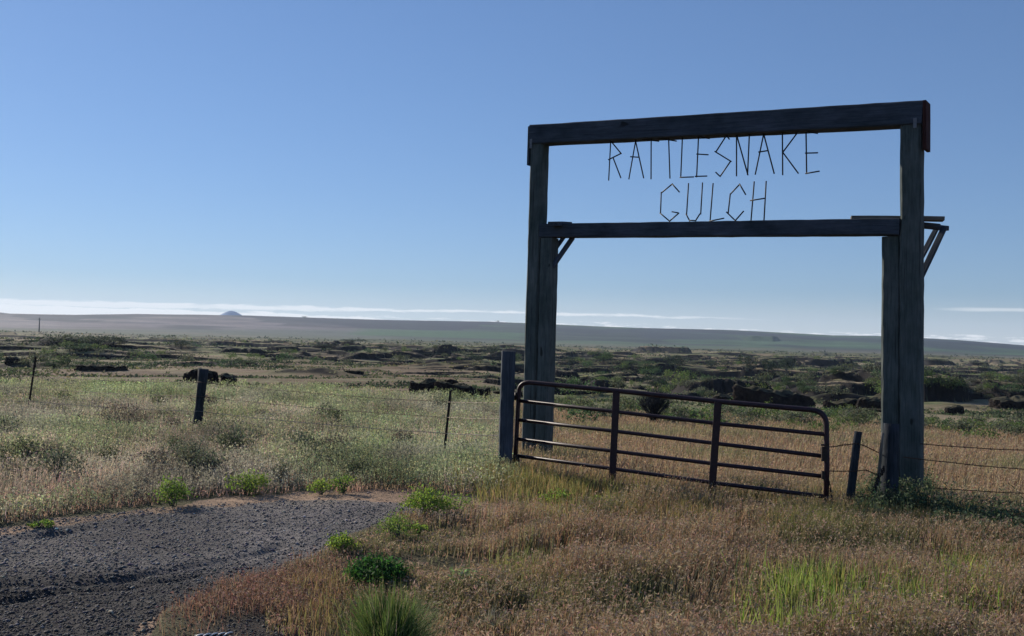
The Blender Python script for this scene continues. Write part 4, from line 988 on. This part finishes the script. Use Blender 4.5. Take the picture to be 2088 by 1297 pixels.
for i in range(120):      # scattered through the scabland
    px = Rb_.uniform(1120, 2100); py = Rb_.uniform(728, 815); spots.append((px, py, Rb_.uniform(.9, 2.4), 1))
for i in range(60):
    px = Rb_.uniform(-20, 1050); py = Rb_.uniform(700, 752); spots.append((px, py, Rb_.uniform(.8, 2.2), 1))
for i, (px, py, s_, kd) in enumerate(spots):
    x, y, k = gfull(px, py) if kd else gxy(px, py); j = i if i < 6 else Rb_.randrange(6)
    o = proto[j] if i < 6 else copy_tree(proto[j])
    o.location = (x, y, gz(x, y) - .03); o.rotation_euler = (0, 0, Rb_.uniform(0, 6.28)); s2 = s_ * (1 + (.5 if kd else 0)); o.scale = (s2, s2, s2 * Rb_.uniform(.75, 1.15))

# ---- trees in the gullies
def tree_mesh(seed, h, w_, n, cols):
    R_ = np.random.default_rng(seed); nc = 16; cen = np.stack([R_.normal(0, .26, nc) * w_, R_.normal(0, .26, nc) * w_, h * R_.uniform(.3, .88, nc)], -1)
    k = R_.integers(0, nc, n); c_ = cen[k] + R_.normal(0, 1, (n, 3)) * np.array([.11 * w_, .11 * w_, .09 * h]); c_[:, 2] = np.clip(c_[:, 2], .05 * h, h * 1.05)
    col = pick(cols, (3, 2, 2), n, R_, .15) * (1 + R_.normal(0, .16, nc)[k])[:, None]
    v, f, c2 = leaves(c_, R_.uniform(.12, .26, n) * h / 3.2, np.clip(col, .01, .8), R_, .6, .3)
    pth = [([Vector((0, 0, -.1)), Vector((.03 * h, 0, .2 * h)), Vector((0, .02 * h, .5 * h))], [.05 * h, .035 * h, .015 * h])]
    for q in range(5): pth.append(([Vector((.02 * h, 0, .18 * h)), Vector(cen[q]) * .6, Vector(cen[q])], [.025 * h, .015 * h, .006 * h]))
    return mesh_np('crown', v, tri(f), c2), pth
TC = [[(.032, .048, .032), (.045, .065, .04), (.025, .035, .026)], [(.065, .10, .05), (.09, .13, .06), (.05, .075, .04)]]
TP = []
for i in range(4):
    me, pth = tree_mesh(80 + i, 3.2, 3.4, 1500, TC[i % 2]); r_ = empty('gully_tree', (0, 0, 0)); obj('crown', me, M_fol, r_); tubes('trunk', pth, M_post, r_, (0, 0, 0), 5); TP.append(r_)
TS = [(1522, 758, 34, 24, 0, 'dark round tree at the left of the row of three beyond the gate'), (1565, 760, 44, 24, 2, 'middle dark tree of the row of three beyond the gate'), (1604, 762, 36, 26, 0, 'rightmost dark tree of the row of three beyond the gate'),
      (1275, 756, 60, 18, 1, 'low spreading green tree above the left part of the gate'), (1330, 758, 66, 16, 1, 'wide low green tree in the gully above the gate'), (1378, 756, 50, 22, 0, 'rounded grey-green tree right of the wide low one'),
      (1230, 742, 60, 18, 3, 'pale green tree on the slope above the gate'), (1640, 802, 44, 24, 3, 'bright green tree in the gully beside the dark cliff'), (1585, 796, 24, 14, 3, 'small bright bush-like tree at the cliff foot'),
      (1610, 792, 34, 20, 1, 'light green tree next to the small bright one at the cliff'), (1335, 792, 50, 24, 2, 'dark tree behind the top rail of the gate'), (1450, 752, 30, 14, 0, 'small dark tree left of the row of three'),
      (130, 703, 90, 14, 2, 'long dark thicket on the plain at left'), (200, 704, 90, 16, 0, 'dark thicket right of the long one on the plain'), (165, 716, 70, 14, 3, 'greener thicket below the dark ones at left'),
      (368, 712, 44, 16, 0, 'dark rounded tree in the middle of the left plain'), (405, 706, 30, 12, 2, 'small dark tree right of the rounded one on the plain'), (230, 706, 60, 14, 2, 'dark tree at the right end of the left thickets'),
      (660, 708, 60, 12, 0, 'dark thicket far behind the bank centre'), (720, 700, 60, 11, 2, 'distant thicket on the plain behind the bank centre'), (770, 706, 30, 10, 1, 'little tree right of the distant thicket'),
      (110, 752, 60, 18, 3, 'green bush-like tree behind the bank right of the far steel post'), (160, 752, 50, 14, 1, 'second green thicket behind the bank at left'), (1000, 730, 36, 16, 0, 'dark tree left of the square gate post'),
      (970, 738, 34, 14, 2, 'small dark tree further left of the gate post'), (1045, 742, 40, 18, 1, 'greenish tree just behind the square gate post'), (880, 728, 44, 12, 0, 'low dark tree among the mounds left of centre'),
      (1905, 742, 52, 10, 2, 'low dark thicket right of the right gateway leg'), (2000, 746, 44, 8, 0, 'flat dark thicket near the right edge'), (1160, 745, 40, 14, 0, 'dark tree right of the left gateway leg'), (1700, 770, 40, 14, 3, 'green scrubby tree on the slope right of centre'),
      (620, 681, 9, 11, 0, 'lone tiny tree on the far pale field'), (1015, 663, 7, 8, 0, 'lone tiny tree on the distant skyline left of the gateway')]
for i, (px, py, wp, hp, kd, lb) in enumerate(TS):
    if hp < 12 and wp < 10:
        D = 3300 if px == 620 else 3950; p = at(px, py, D); x, y, k = p.x, p.y, D / FPX
    else: x, y, k = gfull(px, py)
    o = TP[kd] if (i in (0, 1, 3, 6)) else None
    o = copy_tree(TP[kd]); tag(o, lb, 'tree'); o.location = (x, y, gz(x, y) - .1); o.scale = (wp * k / 3.4, wp * k / 3.4 * .8, hp * k / 3.2 * (1.25 if hp > 12 else .5)); o.rotation_euler = (0, 0, rnd.uniform(0, 6.28))
for o in TP:
    for ch in list(o.children): bpy.data.objects.remove(ch)
    bpy.data.objects.remove(o)

# distant low scrub as ground cover
parts = []
x, y = polar(120000, -200, 2300, 60, 1500, R, .8)
v_ = fbm(x / 34, y / 14, 4, 701); keep = R.uniform(0, 1, len(x)) < (.16 + 1.3 * v_) * (1 - .75 * ss(400, 1000, np.hypot(x, y))); x, y = x[keep], y[keep]; r = np.hypot(x, y); n = len(x)
z = ground(x, y); v_ = v_[keep]; dk = ss(.15, .45, v_)[:, None]; col = pick([(.12, .14, .075), (.16, .16, .085), (.085, .10, .06), (.17, .16, .10)], [3, 3, 3, 2], n, R) * (1 - dk) + pick([(.032, .046, .032), (.05, .07, .04)], [1, 1], n, R) * dk
for q in range(4):
    sz = (.10 + .0016 * r) * R.uniform(.6, 1.3, n); c_ = np.stack([x + R.normal(0, .3, n) * sz * 3, y + R.normal(0, .3, n) * sz * 3, z + sz * R.uniform(.1, .55, n) * (1 + .9 * dk[:, 0])], -1)
    parts.append(leaves(c_, sz, col * (1 + R.normal(0, .1, n))[:, None], R, .6, .2))
pack('scrub', parts, M_fol, 'low scrub and tussocks covering the rocky land beyond the fence', 'scrub')

# ---- gravel stones
R = np.random.default_rng(77)
x, y = polar(120000, -500, 1230, 5.4, 14, R, 1.0); k = gravel_mask(x, y) & (~peach_mask(x, y) | (R.uniform(0, 1, len(x)) < .12)); bx_, by_ = proj(x, y, base(x, y)); k |= (R.uniform(0, 1, len(x)) < .7 * np.exp(-(((bx_ - 540) / 118) ** 2 + ((by_ - 1292) / 38) ** 2))); x, y = x[k], y[k]; n = len(x); z = ground(x, y)
s = np.clip(R.lognormal(-5.05, .50, n), .003, .024); O8 = np.array([(1, 0, 0), (0, 1, 0), (-1, 0, 0), (0, -1, 0), (0, 0, 1), (0, 0, -.6)], float)
F8 = np.array([(0, 1, 4), (1, 2, 4), (2, 3, 4), (3, 0, 4), (1, 0, 5), (2, 1, 5), (3, 2, 5), (0, 3, 5)])
V = O8[None] * s[:, None, None] * R.uniform(.55, 1.35, (n, 6, 1)) * np.array([1, 1, .6]); an = R.uniform(0, 6.28, n); ca, sa = np.cos(an)[:, None], np.sin(an)[:, None]
V = np.stack([V[..., 0] * ca - V[..., 1] * sa, V[..., 0] * sa + V[..., 1] * ca, V[..., 2]], -1) + np.stack([x, y, z + s * .2], -1)[:, None]
F = (np.arange(n) * 6)[:, None, None] + F8[None]; col = pick([(.17, .16, .165), (.11, .105, .11), (.23, .215, .205), (.45, .43, .41)], [5, 5, 2, .35], n, R)
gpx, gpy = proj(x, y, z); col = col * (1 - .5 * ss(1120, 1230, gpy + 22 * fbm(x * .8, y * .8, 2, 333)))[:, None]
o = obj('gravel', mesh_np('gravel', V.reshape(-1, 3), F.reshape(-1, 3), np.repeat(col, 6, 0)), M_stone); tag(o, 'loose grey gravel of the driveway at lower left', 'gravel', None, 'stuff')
# a stick and a scrap of ribbed pipe lying on the gravel
p = ghit(222, 1252); q = ghit(231, 1261); a = Vector((p[0], p[1], gz(p[0], p[1]) + .012)); b = Vector((q[0], q[1], gz(q[0], q[1]) + .02))
o = tubes('stick', [([a, lerp(a, b, .5) + Vector((0, 0, .01)), b], [.006, .010, .007])], M_pale, None, a, 6, .1); o.location = a; tag(o, 'short pale stick lying on the dark gravel', 'stick')
p = ghit(430, 1306); z = gz(p[0], p[1]); root = empty('ribbed_hose', (p[0], p[1], z)); tag(root, 'scrap of black and white ribbed hose lying at the bottom edge', 'hose')
Lh = 5; rp = []; dirh = Vector((.94, .34, 0)); s_ = Vector((-.34, .94, 0))
body = [dirh * (-.10 + .2 * i / 8) + Vector((0, 0, .022 + .012 * math.sin(i * .4))) for i in range(9)]; tubes('hose_body', [(body, .016)], M_rebar, root, (0, 0, 0), 12)
for i in range(Lh):
    c_ = dirh * (-.12 + .045 * i) - s_ * .02; rp.append(([c_ + dirh * (.075 * j / 8) + Vector((0, 0, .012 + .034 * math.sin(j / 8 * 1.9))) for j in range(9)], [.002, .0035, .0045, .005, .005, .005, .0045, .0035, .002]))
M_white, t, o_ = mat('white_plastic'); pbsdf(t, o_, (.75, .75, .74), .4, .4)
tubes('rib', rp, M_white, root, (0, 0, 0), 6)

# utility pole far left
D = 900; p = at(80, 668, D); zz = gz(p.x, p.y); top_ = at(80, 648, D).z; up = empty('utility_pole', (p.x, p.y, zz)); tag(up, 'distant utility pole standing on the plain at far left', 'utility pole')
tubes('pole', [([Vector((0, 0, -.5)), Vector((0, 0, top_ - zz))], [.55, .4])], M_post, up, (0, 0, 0), 6); boxes('crossarm', [((0, 0, top_ - zz - 1.2), (1.4, 0, 0), (0, .12, 0), (0, 0, .15))], M_post, up)

# ------------------------------------------------------------------ haze
bm_v = [(sx * 7000, sy * 7000, z_) for z_ in (-22, 190) for sx, sy in ((-1, -1), (1, -1), (1, 1), (-1, 1))]
me = bpy.data.meshes.new('haze'); me.from_pydata(bm_v, [], [(0, 3, 2, 1), (4, 5, 6, 7), (0, 1, 5, 4), (1, 2, 6, 5), (2, 3, 7, 6), (3, 0, 4, 7)]); me.update()
M_h, t, o_ = mat('haze'); pv = t.nodes.new('ShaderNodeVolumePrincipled'); pv.inputs['Color'].default_value = (.62, .78, 1, 1); pv.inputs['Density'].default_value = .75e-4; pv.inputs['Anisotropy'].default_value = .15
t.links.new(pv.outputs[0], o_.inputs['Volume'])
tag(obj('haze', me, M_h), 'thin pale blue air between the camera and the far hills', 'haze', None, 'stuff')
